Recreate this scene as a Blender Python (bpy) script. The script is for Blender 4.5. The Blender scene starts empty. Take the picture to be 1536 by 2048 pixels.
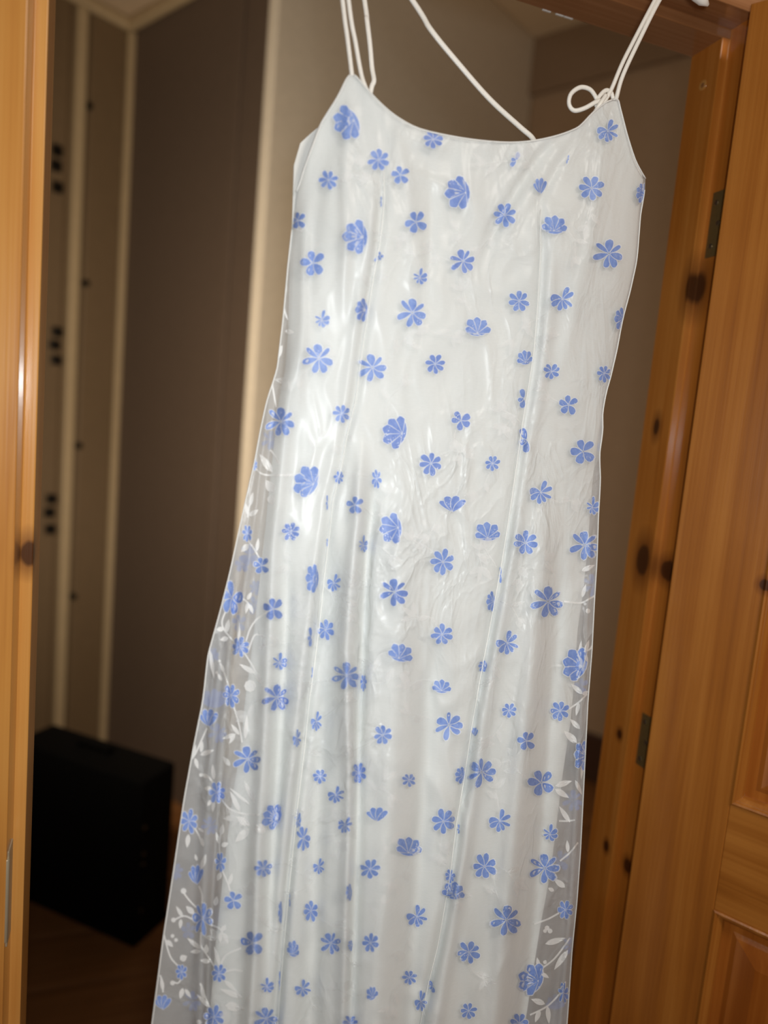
import bpy, bmesh, math, random
import numpy as np
from mathutils import Vector, Matrix, noise

C = bpy.context.scene
COL = C.collection

# ---------------------------------------------------------------- camera
FPX = 1420.0                      # focal length in pixels of the 1536 x 2048 frame
CAM = Vector((0.0958, -0.7742, 1.4576))
YAW, PITCH, ROLL = 0.3439, 0.1206, 0.0879
_f = Vector((math.sin(YAW) * math.cos(PITCH), math.cos(YAW) * math.cos(PITCH), -math.sin(PITCH)))
_r = Vector((math.cos(YAW), -math.sin(YAW), 0))
_u = _r.cross(_f)
RGT = math.cos(ROLL) * _r + math.sin(ROLL) * _u
UPV = -math.sin(ROLL) * _r + math.cos(ROLL) * _u
FWD = _f
cd = bpy.data.cameras.new('camera')
cam = bpy.data.objects.new('camera', cd)
COL.objects.link(cam)
cd.sensor_fit = 'HORIZONTAL'
cd.sensor_width = 36.0
cd.lens = 36.0 * FPX / 1536
cd.clip_start = 0.02
m = Matrix((RGT, UPV, -FWD)).transposed().to_4x4()
m.translation = CAM
cam.matrix_world = m
cd.dof.use_dof = True
cd.dof.focus_distance = 0.80
cd.dof.aperture_fstop = 2.3
C.camera = cam

# ---------------------------------------------------------------- world, light, exposure
w = bpy.data.worlds.new('world')
C.world = w
w.use_nodes = True
w.node_tree.nodes['Background'].inputs[0].default_value = (1.0, 0.75, 0.5, 1)
w.node_tree.nodes['Background'].inputs[1].default_value = 0.015
C.view_settings.view_transform = 'Standard'
C.view_settings.look = 'None'
C.view_settings.exposure = 0.0
C.view_settings.gamma = 1.0
C.view_settings.use_curve_mapping = False
C.cycles.transparent_max_bounces = 20
C.cycles.max_bounces = 6


def area_light(name, loc, target, size, power, color):
    l = bpy.data.lights.new(name, 'AREA')
    l.shape = 'DISK'
    l.size = size
    l.energy = power
    l.color = color
    o = bpy.data.objects.new(name, l)
    COL.objects.link(o)
    o.location = loc
    o.rotation_euler = (Vector(target) - Vector(loc)).to_track_quat('-Z', 'Y').to_euler()
    return o


# the phone's own flash, close beside the lens
area_light('phone_flash', CAM + RGT * 0.025 + UPV * 0.02 - FWD * 0.03, CAM + FWD * 2, 0.05, 4.9, (0.93, 0.975, 1.0))
# the ceiling lamp of the room the photographer stands in
area_light('ceiling_lamp_light', (0.95, -1.90, 2.7), (0.45, 0.0, 1.0), 0.45, 18.0, (1.0, 0.92, 0.83))
# added fill spot, hidden behind the left jamb, to brighten the partition
lp = bpy.data.lights.new('partition_fill_light', 'SPOT')
lp.spot_size = math.radians(128)
lp.spot_blend = 0.5
lp.energy = 60.0
lp.shadow_soft_size = 0.08
lp.color = (1.0, 0.84, 0.64)
lo = bpy.data.objects.new('partition_fill_light', lp)
COL.objects.link(lo)
lo.location = (-0.17, 0.45, 1.50)
lo.rotation_euler = Vector((0.55, 0.83, -0.02)).to_track_quat('-Z', 'Y').to_euler()


# ---------------------------------------------------------------- pixel -> world point
def ray(u, v):
    return RGT * ((u - 768) / FPX) - UPV * ((v - 1024) / FPX) + FWD


def at_y(u, v, y):
    d = ray(u, v)
    return CAM + d * ((y - CAM.y) / d.y)


def at_z(u, v, z):
    d = ray(u, v)
    return CAM + d * ((z - CAM.z) / d.z)


def at_x(u, v, x):
    d = ray(u, v)
    return CAM + d * ((x - CAM.x) / d.x)


def lerp_table(tab, v):
    if v <= tab[0][0]:
        (a, x), (b, y) = tab[0], tab[1]
        return x
    for (a, x), (b, y) in zip(tab, tab[1:]):
        if v <= b:
            return x + (y - x) * (v - a) / (b - a)
    (a, x), (b, y) = tab[-2], tab[-1]
    return x + (y - x) * (v - a) / (b - a)


def smooth_table(tab, lo=-400, hi=2700, step=5, k=5):
    xs = np.arange(lo, hi, step)
    ys = np.array([lerp_table(tab, x) for x in xs])
    for _ in range(k):
        ys[1:-1] = 0.25 * ys[:-2] + 0.5 * ys[1:-1] + 0.25 * ys[2:]
    return lambda v: float(np.interp(v, xs, ys))


# ---------------------------------------------------------------- materials
def S(h):
    h = h.lstrip('#')
    r = [int(h[i:i + 2], 16) / 255 for i in (0, 2, 4)]
    return tuple((x / 12.92 if x <= 0.04045 else ((x + 0.055) / 1.055) ** 2.4) for x in r) + (1.0,)


class NT:
    def __init__(self, name):
        self.m = bpy.data.materials.new(name)
        self.m.use_nodes = True
        self.t = self.m.node_tree
        self.b = self.t.nodes['Principled BSDF']

    def n(self, kind, **kw):
        x = self.t.nodes.new(kind)
        for k, v in kw.items():
            setattr(x, k, v)
        return x

    def l(self, a, b):
        self.t.links.new(a, b)

    def math(self, op, a, b=None, clamp=False):
        x = self.n('ShaderNodeMath', operation=op, use_clamp=clamp)
        for i, s in enumerate((a, b)):
            if s is None:
                continue
            if isinstance(s, (int, float)):
                x.inputs[i].default_value = s
            else:
                self.l(s, x.inputs[i])
        return x.outputs[0]

    def mix(self, f, a, b):
        x = self.n('ShaderNodeMix', data_type='RGBA')
        for s, k in ((f, 0), (a, 6), (b, 7)):
            if isinstance(s, (int, float)):
                x.inputs[k].default_value = s
            elif isinstance(s, tuple):
                x.inputs[k].default_value = s
            else:
                self.l(s, x.inputs[k])
        return x.outputs[2]

    def coords(self, scale, kind='Object', rot=(0, 0, 0)):
        tc = self.n('ShaderNodeTexCoord')
        mp = self.n('ShaderNodeMapping')
        mp.inputs['Scale'].default_value = scale
        mp.inputs['Rotation'].default_value = rot
        self.l(tc.outputs[kind], mp.inputs[0])
        return mp.outputs[0]

    def noise(self, vec, scale, detail=4, rough=0.55, dist=0.0):
        x = self.n('ShaderNodeTexNoise')
        x.inputs['Scale'].default_value = scale
        x.inputs['Detail'].default_value = detail
        x.inputs['Roughness'].default_value = rough
        x.inputs['Distortion'].default_value = dist
        self.l(vec, x.inputs['Vector'])
        return x.outputs[0]

    def ramp(self, f, stops):
        x = self.n('ShaderNodeValToRGB')
        e = x.color_ramp.elements
        while len(e) < len(stops):
            e.new(0.5)
        for i, (p, c) in enumerate(stops):
            e[i].position = p
            e[i].color = c
        self.l(f, x.inputs[0])
        return x.outputs[0]

    def bump(self, h, strength, dist=0.01):
        x = self.n('ShaderNodeBump')
        x.inputs['Strength'].default_value = strength
        x.inputs['Distance'].default_value = dist
        self.l(h, x.inputs['Height'])
        self.l(x.outputs[0], self.b.inputs['Normal'])
        return x.outputs[0]

    def set(self, **kw):
        for k, v in kw.items():
            self.b.inputs[k.replace('_', ' ')].default_value = v


def plain(name, col, rough=0.6, metal=0.0, bump=0.0, scale=60):
    k = NT(name)
    v = k.coords((1, 1, 1))
    f = k.noise(v, scale, 4)
    c = S(col)
    k.l(k.mix(f, tuple(x * 0.90 for x in c[:3]) + (1,), tuple(min(1, x * 1.08) for x in c[:3]) + (1,)), k.b.inputs['Base Color'])
    k.set(Roughness=rough, Metallic=metal)
    if rough > 0.85:
        k.set(Specular_IOR_Level=0.1)
    if bump:
        k.bump(f, bump, 0.002)
    return k.m


def pine(name, light, mid, dark, axis='Z', knots=(), rough=0.30, coat=0.35, seed=0.0):
    """Varnished pine: grain drawn out along one axis, with single knots where the wood has them."""
    k = NT(name)
    sc = {'Z': (26, 26, 0.8), 'X': (0.8, 26, 26), 'Y': (26, 0.8, 26)}[axis]
    tc = k.n('ShaderNodeTexCoord')
    mp = k.n('ShaderNodeMapping')
    mp.inputs['Scale'].default_value = sc
    mp.inputs['Location'].default_value = (seed, seed * 1.7, seed * 0.6)
    k.l(tc.outputs['Object'], mp.inputs[0])
    big = k.noise(mp.outputs[0], 1.0, 3, 0.5, 1.2)
    mp2 = k.n('ShaderNodeMapping')
    mp2.inputs['Scale'].default_value = tuple(s * (9 if s > 1 else 3) for s in sc)
    k.l(tc.outputs['Object'], mp2.inputs[0])
    fine = k.noise(mp2.outputs[0], 1.0, 4, 0.6, 0.2)
    mp3 = k.n('ShaderNodeMapping')
    mp3.inputs['Scale'].default_value = (1.6, 1.6, 1.6)
    k.l(tc.outputs['Object'], mp3.inputs[0])
    cloud = k.noise(mp3.outputs[0], 2.0, 3, 0.5, 0.3)
    f = k.math('ADD', k.math('MULTIPLY', big, 0.58), k.math('ADD', k.math('MULTIPLY', fine, 0.22), k.math('MULTIPLY', cloud, 0.35)))
    col = k.ramp(f, [(0.34, S(dark)), (0.55, S(mid)), (0.76, S(light))])
    for (p, r, st) in knots:
        mk = k.n('ShaderNodeMapping', vector_type='POINT')
        mk.inputs['Location'].default_value = tuple(-a / q for a, q in zip(p, st))
        mk.inputs['Scale'].default_value = tuple(1 / q for q in st)
        k.l(tc.outputs['Object'], mk.inputs[0])
        ln = k.n('ShaderNodeVectorMath', operation='LENGTH')
        k.l(mk.outputs[0], ln.inputs[0])
        d = k.math('ADD', k.math('DIVIDE', ln.outputs[1], r), k.math('MULTIPLY', k.math('SUBTRACT', big, 0.5), 0.7))
        halo = k.ramp(d, [(0.0, (1, 1, 1, 1)), (0.45, (0.8, 0.8, 0.8, 1)), (1.0, (0, 0, 0, 1))])
        col = k.mix(k.math('MULTIPLY', halo, 0.75), col, S('#5e2a10'))
        core = k.ramp(d, [(0.0, (1, 1, 1, 1)), (0.36, (1, 1, 1, 1)), (0.48, (0, 0, 0, 1))])
        col = k.mix(k.math('MULTIPLY', core, 0.8), col, S('#371b0e'))
    k.l(col, k.b.inputs['Base Color'])
    k.set(Roughness=rough, Coat_Weight=coat, Coat_Roughness=0.12)
    k.bump(fine, 0.10, 0.002)
    return k.m


M = {}
KN = lambda p, r, st: (tuple(p), r, st)
M['pine_left'] = pine('varnished_pine_left_jamb', '#dba258', '#c98a42', '#a4622a', 'Z',
                      [KN(at_x(66, 1108, 0.0), 0.034, (1.0, 1.2, 1.0))], rough=0.28)
M['pine_right'] = pine('varnished_pine_right_jamb', '#d88f42', '#bf7228', '#90501a', 'Z',
                       [KN((0.806, 0.036, 1.681), 0.040, (1, 0.75, 1.5)), KN((0.80, 0.060, 1.297), 0.040, (1, 0.75, 1.4)),
                        KN((0.81, 0.022, 1.290), 0.030, (1, 1, 1)), KN((0.80, 0.06, 1.03), 0.012, (1, 1, 1.3)),
                        KN((0.80, 0.056, 0.852), 0.013, (1, 1, 1.4)), KN((0.81, 0.02, 0.842), 0.016, (1, 1, 1.3)),
                        KN((0.80, 0.068, 1.49), 0.014, (1, 1, 2.2))], seed=3.1)
M['pine_head'] = pine('varnished_pine_head_jamb', '#bb855c', '#9c6942', '#714628', 'X', rough=0.22, coat=0.6, seed=5.2)
M['pine_stile'] = pine('varnished_pine_door_stile', '#bf7d36', '#a46324', '#7c4317', 'Z',
                       [KN((0.112, 0.0, 1.305), 0.013, (1.2, 1, 1.2))], seed=7.7)
M['pine_rail'] = pine('varnished_pine_door_rail', '#bc7a34', '#a06022', '#764011', 'X', seed=9.4)
M['pine_panel'] = pine('varnished_pine_door_panel', '#b56c2a', '#98521a', '#76390f', 'Z', rough=0.22, coat=0.5, seed=12.8)
M['brass'] = plain('aged_brass', '#8a7448', 0.45, 0.6, 0.1, 200)
M['steel'] = plain('brushed_steel', '#b9b0a0', 0.3, 0.95, 0.05, 200)
M['strike'] = plain('worn_zinc', '#b8a88c', 0.4, 0.35)
M['dark_metal'] = plain('dark_screw_metal', '#2e2a26', 0.4, 0.8)
M['white_plastic'] = plain('white_hanger_plastic', '#ece8e0', 0.28)
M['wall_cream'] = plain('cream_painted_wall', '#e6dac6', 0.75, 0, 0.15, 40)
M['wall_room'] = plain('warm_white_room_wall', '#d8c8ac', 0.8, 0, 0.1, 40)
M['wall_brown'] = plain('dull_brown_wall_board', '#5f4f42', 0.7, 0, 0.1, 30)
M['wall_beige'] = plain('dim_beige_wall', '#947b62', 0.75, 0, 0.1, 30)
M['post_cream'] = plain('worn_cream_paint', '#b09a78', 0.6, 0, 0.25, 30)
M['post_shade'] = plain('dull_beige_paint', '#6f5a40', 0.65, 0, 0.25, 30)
M['skirting'] = plain('dark_brown_skirting', '#3a2114', 0.45)
M['ceiling'] = plain('off_white_ceiling', '#c4ad90', 0.8)
M['cornice'] = plain('cornice_paint', '#7d6650', 0.7)
M['case_black'] = plain('black_case_leatherette', '#070605', 0.9, 0, 0.3, 300)
M['stud'] = plain('dull_brass_stud', '#4a3820', 0.5, 0.6)
M['plank'] = pine('brown_laminate_floor', '#93643a', '#7c5028', '#5c3818', 'X', rough=0.55, coat=0.0, seed=2.0)


def satin():
    k = NT('white_satin_lining')
    v = k.coords((1, 1, 0.35))
    f = k.noise(v, 30, 4, 0.6, 0.5)
    k.l(k.mix(f, S('#dfe0dc'), S('#eeece6')), k.b.inputs['Base Color'])
    k.set(Roughness=0.5, Sheen_Weight=0.3, Sheen_Roughness=0.4)
    k.bump(f, 0.15, 0.004)
    return k.m


def organza(name, alpha, hi, base):
    """Sheer crisp weave: mostly see-through, white thread, silky shine along its creases."""
    k = NT(name)
    v = k.coords((1, 1, 0.45))
    warp = k.noise(v, 7, 3, 0.55, 1.6)

    def crease(vec, scale, sharp, dist):
        q = k.math('ABSOLUTE', k.math('SUBTRACT', k.noise(vec, scale, 3, 0.5, dist), 0.5))
        return k.math('SUBTRACT', 1.0, k.math('MULTIPLY', q, sharp), True)

    c1 = crease(v, 9, 9.0, 1.4)
    c2 = crease(k.coords((1, 1, 0.7), rot=(0, 0.35, 0)), 19, 11.0, 1.0)
    part = k.ramp(k.noise(v, 5, 2), [(0.42, (0, 0, 0, 1)), (0.60, (1, 1, 1, 1))])
    cr = k.math('MULTIPLY', k.math('ADD', c1, k.math('MULTIPLY', c2, 0.6)), part)
    v2 = k.coords((1, 1, 1))
    weave = k.noise(v2, 1100, 2, 0.6)
    fib = k.noise(k.coords((140, 140, 1500)), 1.0, 2, 0.6)
    k.set(Roughness=0.33, Sheen_Weight=0.25, Specular_IOR_Level=0.75)
    k.b.inputs['Base Color'].default_value = base
    a = k.math('ADD', alpha, k.math('ADD', k.math('MULTIPLY', k.math('SUBTRACT', fib, 0.5), 0.06),
                                   k.math('MULTIPLY', k.math('SUBTRACT', warp, 0.5), 0.16)), True)
    a = k.math('ADD', a, k.math('MULTIPLY', cr, 0.10), True)
    # part of the thread's light goes on through the cloth
    tl = k.n('ShaderNodeBsdfTranslucent')
    tl.inputs['Color'].default_value = base
    m1 = k.n('ShaderNodeMixShader')
    m1.inputs[0].default_value = 0.42
    k.l(k.b.outputs[0], m1.inputs[1])
    k.l(tl.outputs[0], m1.inputs[2])
    tp = k.n('ShaderNodeBsdfTransparent')
    m2 = k.n('ShaderNodeMixShader')
    k.l(a, m2.inputs[0])
    k.l(tp.outputs[0], m2.inputs[1])
    k.l(m1.outputs[0], m2.inputs[2])
    k.l(m2.outputs[0], k.t.nodes['Material Output'].inputs['Surface'])
    h = k.math('ADD', k.math('MULTIPLY', cr, hi), k.math('ADD', k.math('MULTIPLY', weave, 0.006), k.math('MULTIPLY', warp, 0.5)))
    k.bump(h, 0.8, 0.008)
    return k.m


M['satin'] = satin()
M['organza'] = organza('white_organza', 0.43, 0.45, (0.88, 0.91, 0.92, 1))
M['organza_back'] = organza('white_organza_back', 0.45, 0.3, (0.80, 0.82, 0.82, 1))
M['strap'] = plain('ivory_satin_cord', '#efeae0', 0.4, 0, 0.1, 400)


def print_mat(name, c0, c1, alpha, glitter=0.0):
    k = NT(name)
    v = k.coords((1, 1, 1))
    f = k.noise(v, 160, 3, 0.6, 0.4)
    col = k.mix(k.ramp(f, [(0.3, (0, 0, 0, 1)), (0.7, (1, 1, 1, 1))]), S(c0), S(c1))
    if glitter:
        vo = k.n('ShaderNodeTexVoronoi')
        vo.inputs['Scale'].default_value = 520
        k.l(v, vo.inputs['Vector'])
        spot = k.ramp(vo.outputs['Distance'], [(0.0, (1, 1, 1, 1)), (0.20, (1, 1, 1, 1)), (0.28, (0, 0, 0, 1))])
        keep = k.ramp(k.noise(v, 55, 2), [(0.54, (0, 0, 0, 1)), (0.60, (1, 1, 1, 1))])
        g = k.math('MULTIPLY', k.math('MULTIPLY', spot, keep), glitter)
        col = k.mix(g, col, (1, 1, 1, 1))
    k.l(col, k.b.inputs['Base Color'])
    k.set(Roughness=0.5)
    k.b.inputs['Alpha'].default_value = alpha
    return k.m


M['blue'] = print_mat('blue_petal_print', '#7490d2', '#8ea7df', 0.93, 0.5)
M['blue_deep'] = print_mat('deeper_blue_petal_print', '#6c87ca', '#869dd8', 0.94, 1.0)
M['blue_back'] = print_mat('blue_print_on_back_layer', '#7d8fcb', '#93a3d6', 0.8)
M['white_print'] = print_mat('white_flock_print', '#f6f7f6', '#fdfcf9', 0.70)
M['white_faint'] = print_mat('faint_white_print_over_lining', '#f4f6f6', '#fdfdfb', 0.40)
M['white_edge'] = print_mat('white_petal_edging', '#e6ebf4', '#eff2f8', 0.62)
M['thread'] = print_mat('flower_centre_thread', '#a9b9e2', '#bccaea', 0.85)


# ---------------------------------------------------------------- object helpers
def obj(name, bm, mat, parent=None, smooth=False, mats=None):
    me = bpy.data.meshes.new(name)
    bm.normal_update()
    bm.to_mesh(me)
    bm.free()
    for x in (mats or [mat]):
        me.materials.append(x)
    if smooth:
        for p in me.polygons:
            p.use_smooth = True
    o = bpy.data.objects.new(name, me)
    COL.objects.link(o)
    if parent:
        o.parent = parent
    return o


def pyobj(name, vs, fs, mat, parent=None, smooth=True, mats=None, fm=None):
    me = bpy.data.meshes.new(name)
    me.from_pydata([tuple(v) for v in vs], [], fs)
    for x in (mats or [mat]):
        me.materials.append(x)
    if smooth:
        me.polygons.foreach_set('use_smooth', [True] * len(me.polygons))
    if fm:
        me.polygons.foreach_set('material_index', fm)
    me.update()
    o = bpy.data.objects.new(name, me)
    COL.objects.link(o)
    if parent:
        o.parent = parent
    return o


def empty(name, loc=(0, 0, 0), rotz=0.0, parent=None):
    o = bpy.data.objects.new(name, None)
    COL.objects.link(o)
    o.location = loc
    o.rotation_euler = (0, 0, rotz)
    o.empty_display_size = 0.05
    if parent:
        o.parent = parent
    return o


def tag(o, label, cat, group=None, kind=None):
    o['label'] = label
    o['category'] = cat
    if group:
        o['group'] = group
    if kind:
        o['kind'] = kind
    return o


def struct(o, label, cat):
    return tag(o, label, cat, kind='structure')


def box_bm(lo, hi, bev=0.0, seg=2, bm=None):
    b = bm or bmesh.new()
    r = bmesh.ops.create_cube(b, size=1.0)
    for v in r['verts']:
        v.co = Vector([lo[i] + (v.co[i] + 0.5) * (hi[i] - lo[i]) for i in range(3)])
    if bev:
        es = list({e for v in r['verts'] for e in v.link_edges})
        bmesh.ops.bevel(b, geom=es, offset=bev, segments=seg, affect='EDGES', profile=0.5)
    return b


def obox_bm(p0, ang, length, thick, z0, z1, bev=0.0):
    """Upright slab from p0 along the heading ang; thick > 0 grows to the left of the heading."""
    b = box_bm((0, 0, z0), (length, thick, z1), bev) if thick > 0 else box_bm((0, thick, z0), (length, 0, z1), bev)
    bmesh.ops.rotate(b, cent=(0, 0, 0), matrix=Matrix.Rotation(math.radians(ang), 3, 'Z'), verts=b.verts)
    bmesh.ops.translate(b, vec=(p0[0], p0[1], 0), verts=b.verts)
    return b


def prism_bm(poly, a0, a1, axis='Z', bev=0.0):
    """Extrude a profile. axis Z: poly in xy; axis X: poly in yz."""
    b = bmesh.new()
    mk = (lambda p, a: (p[0], p[1], a)) if axis == 'Z' else (lambda p, a: (a, p[0], p[1]))
    v0 = [b.verts.new(mk(p, a0)) for p in poly]
    v1 = [b.verts.new(mk(p, a1)) for p in poly]
    n = len(poly)
    b.faces.new(v0)
    b.faces.new(v1[::-1])
    side = []
    for i in range(n):
        b.faces.new((v0[i], v1[i], v1[(i + 1) % n], v0[(i + 1) % n]))
    bmesh.ops.recalc_face_normals(b, faces=b.faces)
    if bev:
        es = [e for e in b.edges if abs((e.verts[0].co - e.verts[1].co).normalized().dot(Vector((0, 0, 1) if axis == 'Z' else (1, 0, 0)))) > 0.99]
        bmesh.ops.bevel(b, geom=es, offset=bev, segments=2, affect='EDGES', profile=0.5)
    return b


def cyl_bm(c, axis, r, h, seg=16, bm=None, r2=None, bev=0.0):
    b = bm or bmesh.new()
    q = Vector((0, 0, 1)).rotation_difference(Vector(axis).normalized()).to_matrix().to_4x4()
    q.translation = Vector(c)
    r_ = bmesh.ops.create_cone(b, cap_ends=True, segments=seg, radius1=r, radius2=r if r2 is None else r2, depth=h, matrix=q)
    if bev:
        es = [e for e in {e for v in r_['verts'] for e in v.link_edges} if len(e.link_faces) == 2 and any(len(f.verts) > 4 for f in e.link_faces)]
        bmesh.ops.bevel(b, geom=es, offset=bev, segments=2, affect='EDGES', profile=0.5)
    return b


def catmull(pts, n=8):
    P = [Vector(p) for p in pts]
    P = [P[0] * 2 - P[1]] + P + [P[-1] * 2 - P[-2]]
    out = []
    for i in range(1, len(P) - 2):
        a, b, c, d = P[i - 1:i + 3]
        for k in range(n):
            t = k / n
            out.append(0.5 * ((2 * b) + (c - a) * t + (2 * a - 5 * b + 4 * c - d) * t * t + (3 * b - a - 3 * c + d) * t ** 3))
    out.append(P[-2].copy())
    return out


def tube(name, pts, r, mat, parent, seg=10, n=8, flat=1.0, taper=None):
    """A cord swept along a smooth path; flat < 1 squeezes it front to back."""
    path = catmull(pts, n)
    vs, fs = [], []
    up = Vector((0, 1, 0))
    for i, p in enumerate(path):
        t = (path[min(i + 1, len(path) - 1)] - path[max(i - 1, 0)]).normalized()
        a = t.cross(up)
        if a.length < 1e-4:
            a = t.cross(Vector((1, 0, 0)))
        a.normalize()
        b = a.cross(t).normalized()
        rr = r * (taper(i / (len(path) - 1)) if taper else 1)
        for k in range(seg):
            th = 2 * math.pi * k / seg
            vs.append(p + a * (math.cos(th) * rr) + b * (math.sin(th) * rr * flat))
    for i in range(len(path) - 1):
        for k in range(seg):
            fs.append((i * seg + k, i * seg + (k + 1) % seg, (i + 1) * seg + (k + 1) % seg, (i + 1) * seg + k))
    fs.append(tuple(range(seg))[::-1])
    fs.append(tuple((len(path) - 1) * seg + k for k in range(seg)))
    return pyobj(name, vs, fs, mat, parent)


# ================================================================ STRUCTURE
W, HEAD = 0.80, 2.0            # clear width and height between the stops
HC = 3.2                       # ceiling
HC1 = 2.87                     # lower ceiling over the left recess
K1 = at_z(265, 45, HC1)        # hollow corner of the dark room, left
K2 = at_z(1076, 83, HC)        # hollow corner of the dark room, right
AA, BB = 210.0, -60.0          # headings of the dark room's walls

# --- floor: a slab with laid planks
fl = obj('floor', box_bm((-2.4, -2.7, -0.08), (3.6, 4.0, -0.012)), M['plank'])
struct(fl, 'brown wooden floor running through the doorway', 'floor')
pm = None
row = 0
y = -0.35
random.seed(4)
while y < 3.2:
    x = -1.2 - random.random() * 0.9
    while x < 3.0:
        ln = 1.2
        if pm is None:
            pk = obj('floor_plank', box_bm((0, 0, -0.012), (1.199, 0.189, 0.0), 0.0004, 1), M['plank'], fl)
            pm = pk.data
        else:
            pk = bpy.data.objects.new('floor_plank', pm)
            COL.objects.link(pk)
            pk.parent = fl
        pk.location = (x, y, 0)
        x += ln
    y += 0.19

ce = obj('ceiling', box_bm((-2.4, -2.7, HC), (3.6, 4.0, HC + 0.08)), M['ceiling'])
struct(ce, 'dim off-white ceiling above both rooms', 'ceiling')


def wall(name, label, bm, mat):
    return struct(obj(name, bm, mat), label, 'wall')


# wall that holds the door frame (three pieces round the opening)
bm = box_bm((-2.4, 0.006, 0), (-0.082, 0.094, HC))
box_bm((0.882, 0.006, 0), (3.6, 0.094, HC), bm=bm)
box_bm((-0.082, 0.006, HEAD + 0.082), (0.882, 0.094, HC), bm=bm)
wall('wall_door', 'cream wall that holds the pine door frame', bm, M['wall_room'])
# the photographer's room
wall('wall_near', 'cream wall behind the photographer', box_bm((-2.4, -2.7, 0), (3.6, -2.62, HC)), M['wall_room'])
wall('wall_near_left', 'cream left wall of the near room', box_bm((-2.4, -2.62, 0), (-2.32, 0.006, HC)), M['wall_room'])
wall('wall_near_right', 'cream right wall of the near room', box_bm((3.52, -2.62, 0), (3.6, 0.006, HC)), M['wall_room'])

# the dark room: left wall, brown wall, light partition, right wall
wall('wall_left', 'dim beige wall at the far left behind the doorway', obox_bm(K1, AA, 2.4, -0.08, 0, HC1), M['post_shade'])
dA = Vector((math.cos(math.radians(AA)), math.sin(math.radians(AA)), 0))
dB = Vector((math.cos(math.radians(BB)), math.sin(math.radians(BB)), 0))
nA = Vector((-dA.y, dA.x, 0))          # left of heading A
nB = Vector((-dB.y, dB.x, 0))
# light partition ends in a free upright edge E
d = ray(557, 0)
tt = (K2 - CAM).to_2d()
n2 = Vector((-dA.y, dA.x))
s_ = (tt.dot(n2)) / (Vector((d.x, d.y)).dot(n2))
E = Vector((CAM.x + d.x * s_, CAM.y + d.y * s_, 0))
LEN = (Vector((K2.x, K2.y, 0)) - E).length
LB = -0.03 - (Vector((K1.x, K1.y, 0)) - E).dot(nA)          # the brown wall runs up to the partition's back
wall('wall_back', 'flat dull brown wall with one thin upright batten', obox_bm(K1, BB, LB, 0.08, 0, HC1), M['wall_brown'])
bm = bmesh.new()
cs = [K1, K1 + dB * LB, K1 + dB * LB + dA * 2.4, K1 + dA * 2.4]
lo_ = [bm.verts.new((p.x, p.y, HC1)) for p in cs]
hi_ = [bm.verts.new((p.x, p.y, HC1 + 0.1)) for p in cs]
bm.faces.new(lo_)
bm.faces.new(hi_[::-1])
for i in range(4):
    bm.faces.new((lo_[i], hi_[i], hi_[(i + 1) % 4], lo_[(i + 1) % 4]))
bmesh.ops.recalc_face_normals(bm, faces=bm.faces)
struct(obj('ceiling_recess', bm, M['ceiling']), 'lower pale ceiling over the dark recess at upper left', 'ceiling')
wall('wall_partition', 'pale cream partition wall whose free left edge catches the light', obox_bm(K2, AA, LEN, -0.045, 0, HC, 0.006), M['wall_cream'])
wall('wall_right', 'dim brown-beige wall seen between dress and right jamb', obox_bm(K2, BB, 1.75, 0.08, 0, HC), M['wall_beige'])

# cornice box along the top of the right wall, skirting at its foot
c0 = K2 + dB * 0.0
struct(obj('trim_1', obox_bm((K2.x, K2.y), BB, 1.7, -0.035, 2.965, HC - 0.002, 0.004), M['cornice']), 'boxed beam under the ceiling along the right wall', 'trim')
struct(obj('baseboard_right', obox_bm((K2.x, K2.y), BB, 1.7, -0.018, 0.002, 0.215, 0.004), M['skirting']), 'dark brown skirting board along the right wall', 'skirting')
# ceiling cove at the left corner
bm = obox_bm((K1.x, K1.y), BB, LB, -0.036, HC1 - 0.045, HC1 - 0.001, 0.012)
struct(obj('trim_2', bm, M['post_cream']), 'pale ceiling moulding over the brown wall', 'trim')
bm = obox_bm((K1.x, K1.y), AA, 1.6, 0.036, HC1 - 0.045, HC1 - 0.001, 0.012)
struct(obj('trim_3', bm, M['post_cream']), 'pale ceiling moulding over the left wall', 'trim')


def on_line(u, v, Q, dv):
    """Distance along an upright plane through Q with heading dv where pixel (u, v) meets it."""
    dd = ray(u, v)
    n = Vector((-dv.y, dv.x, 0))
    t = ((Vector((Q.x, Q.y, 0)) - Vector((CAM.x, CAM.y, 0))).dot(n)) / dd.dot(n)
    p = CAM + dd * t
    return (p - Vector((Q.x, Q.y, p.z))).dot(dv), p


# batten on the brown wall
a, _ = on_line(495, 0, K1, dB)
b_, _ = on_line(478, 0, K1, dB)
struct(obj('trim_4', obox_bm(K1 + dB * b_, BB, a - b_, -0.012, 0.0, HC1 - 0.05, 0.003), M['wall_brown']), 'thin upright batten on the brown wall', 'trim')

# posts on the left wall
def post(name, u0, u1, proud, mat, label, z1=HC1 - 0.045):
    a, _ = on_line(u0, 600, K1, dA)
    b, _ = on_line(u1, 600, K1, dA)
    lo, hi = min(a, b), max(a, b)
    o = obj(name, obox_bm(K1 + dA * lo, AA, hi - lo, proud, 0, z1, 0.006), mat)
    struct(o, label, 'post')
    return o


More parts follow.
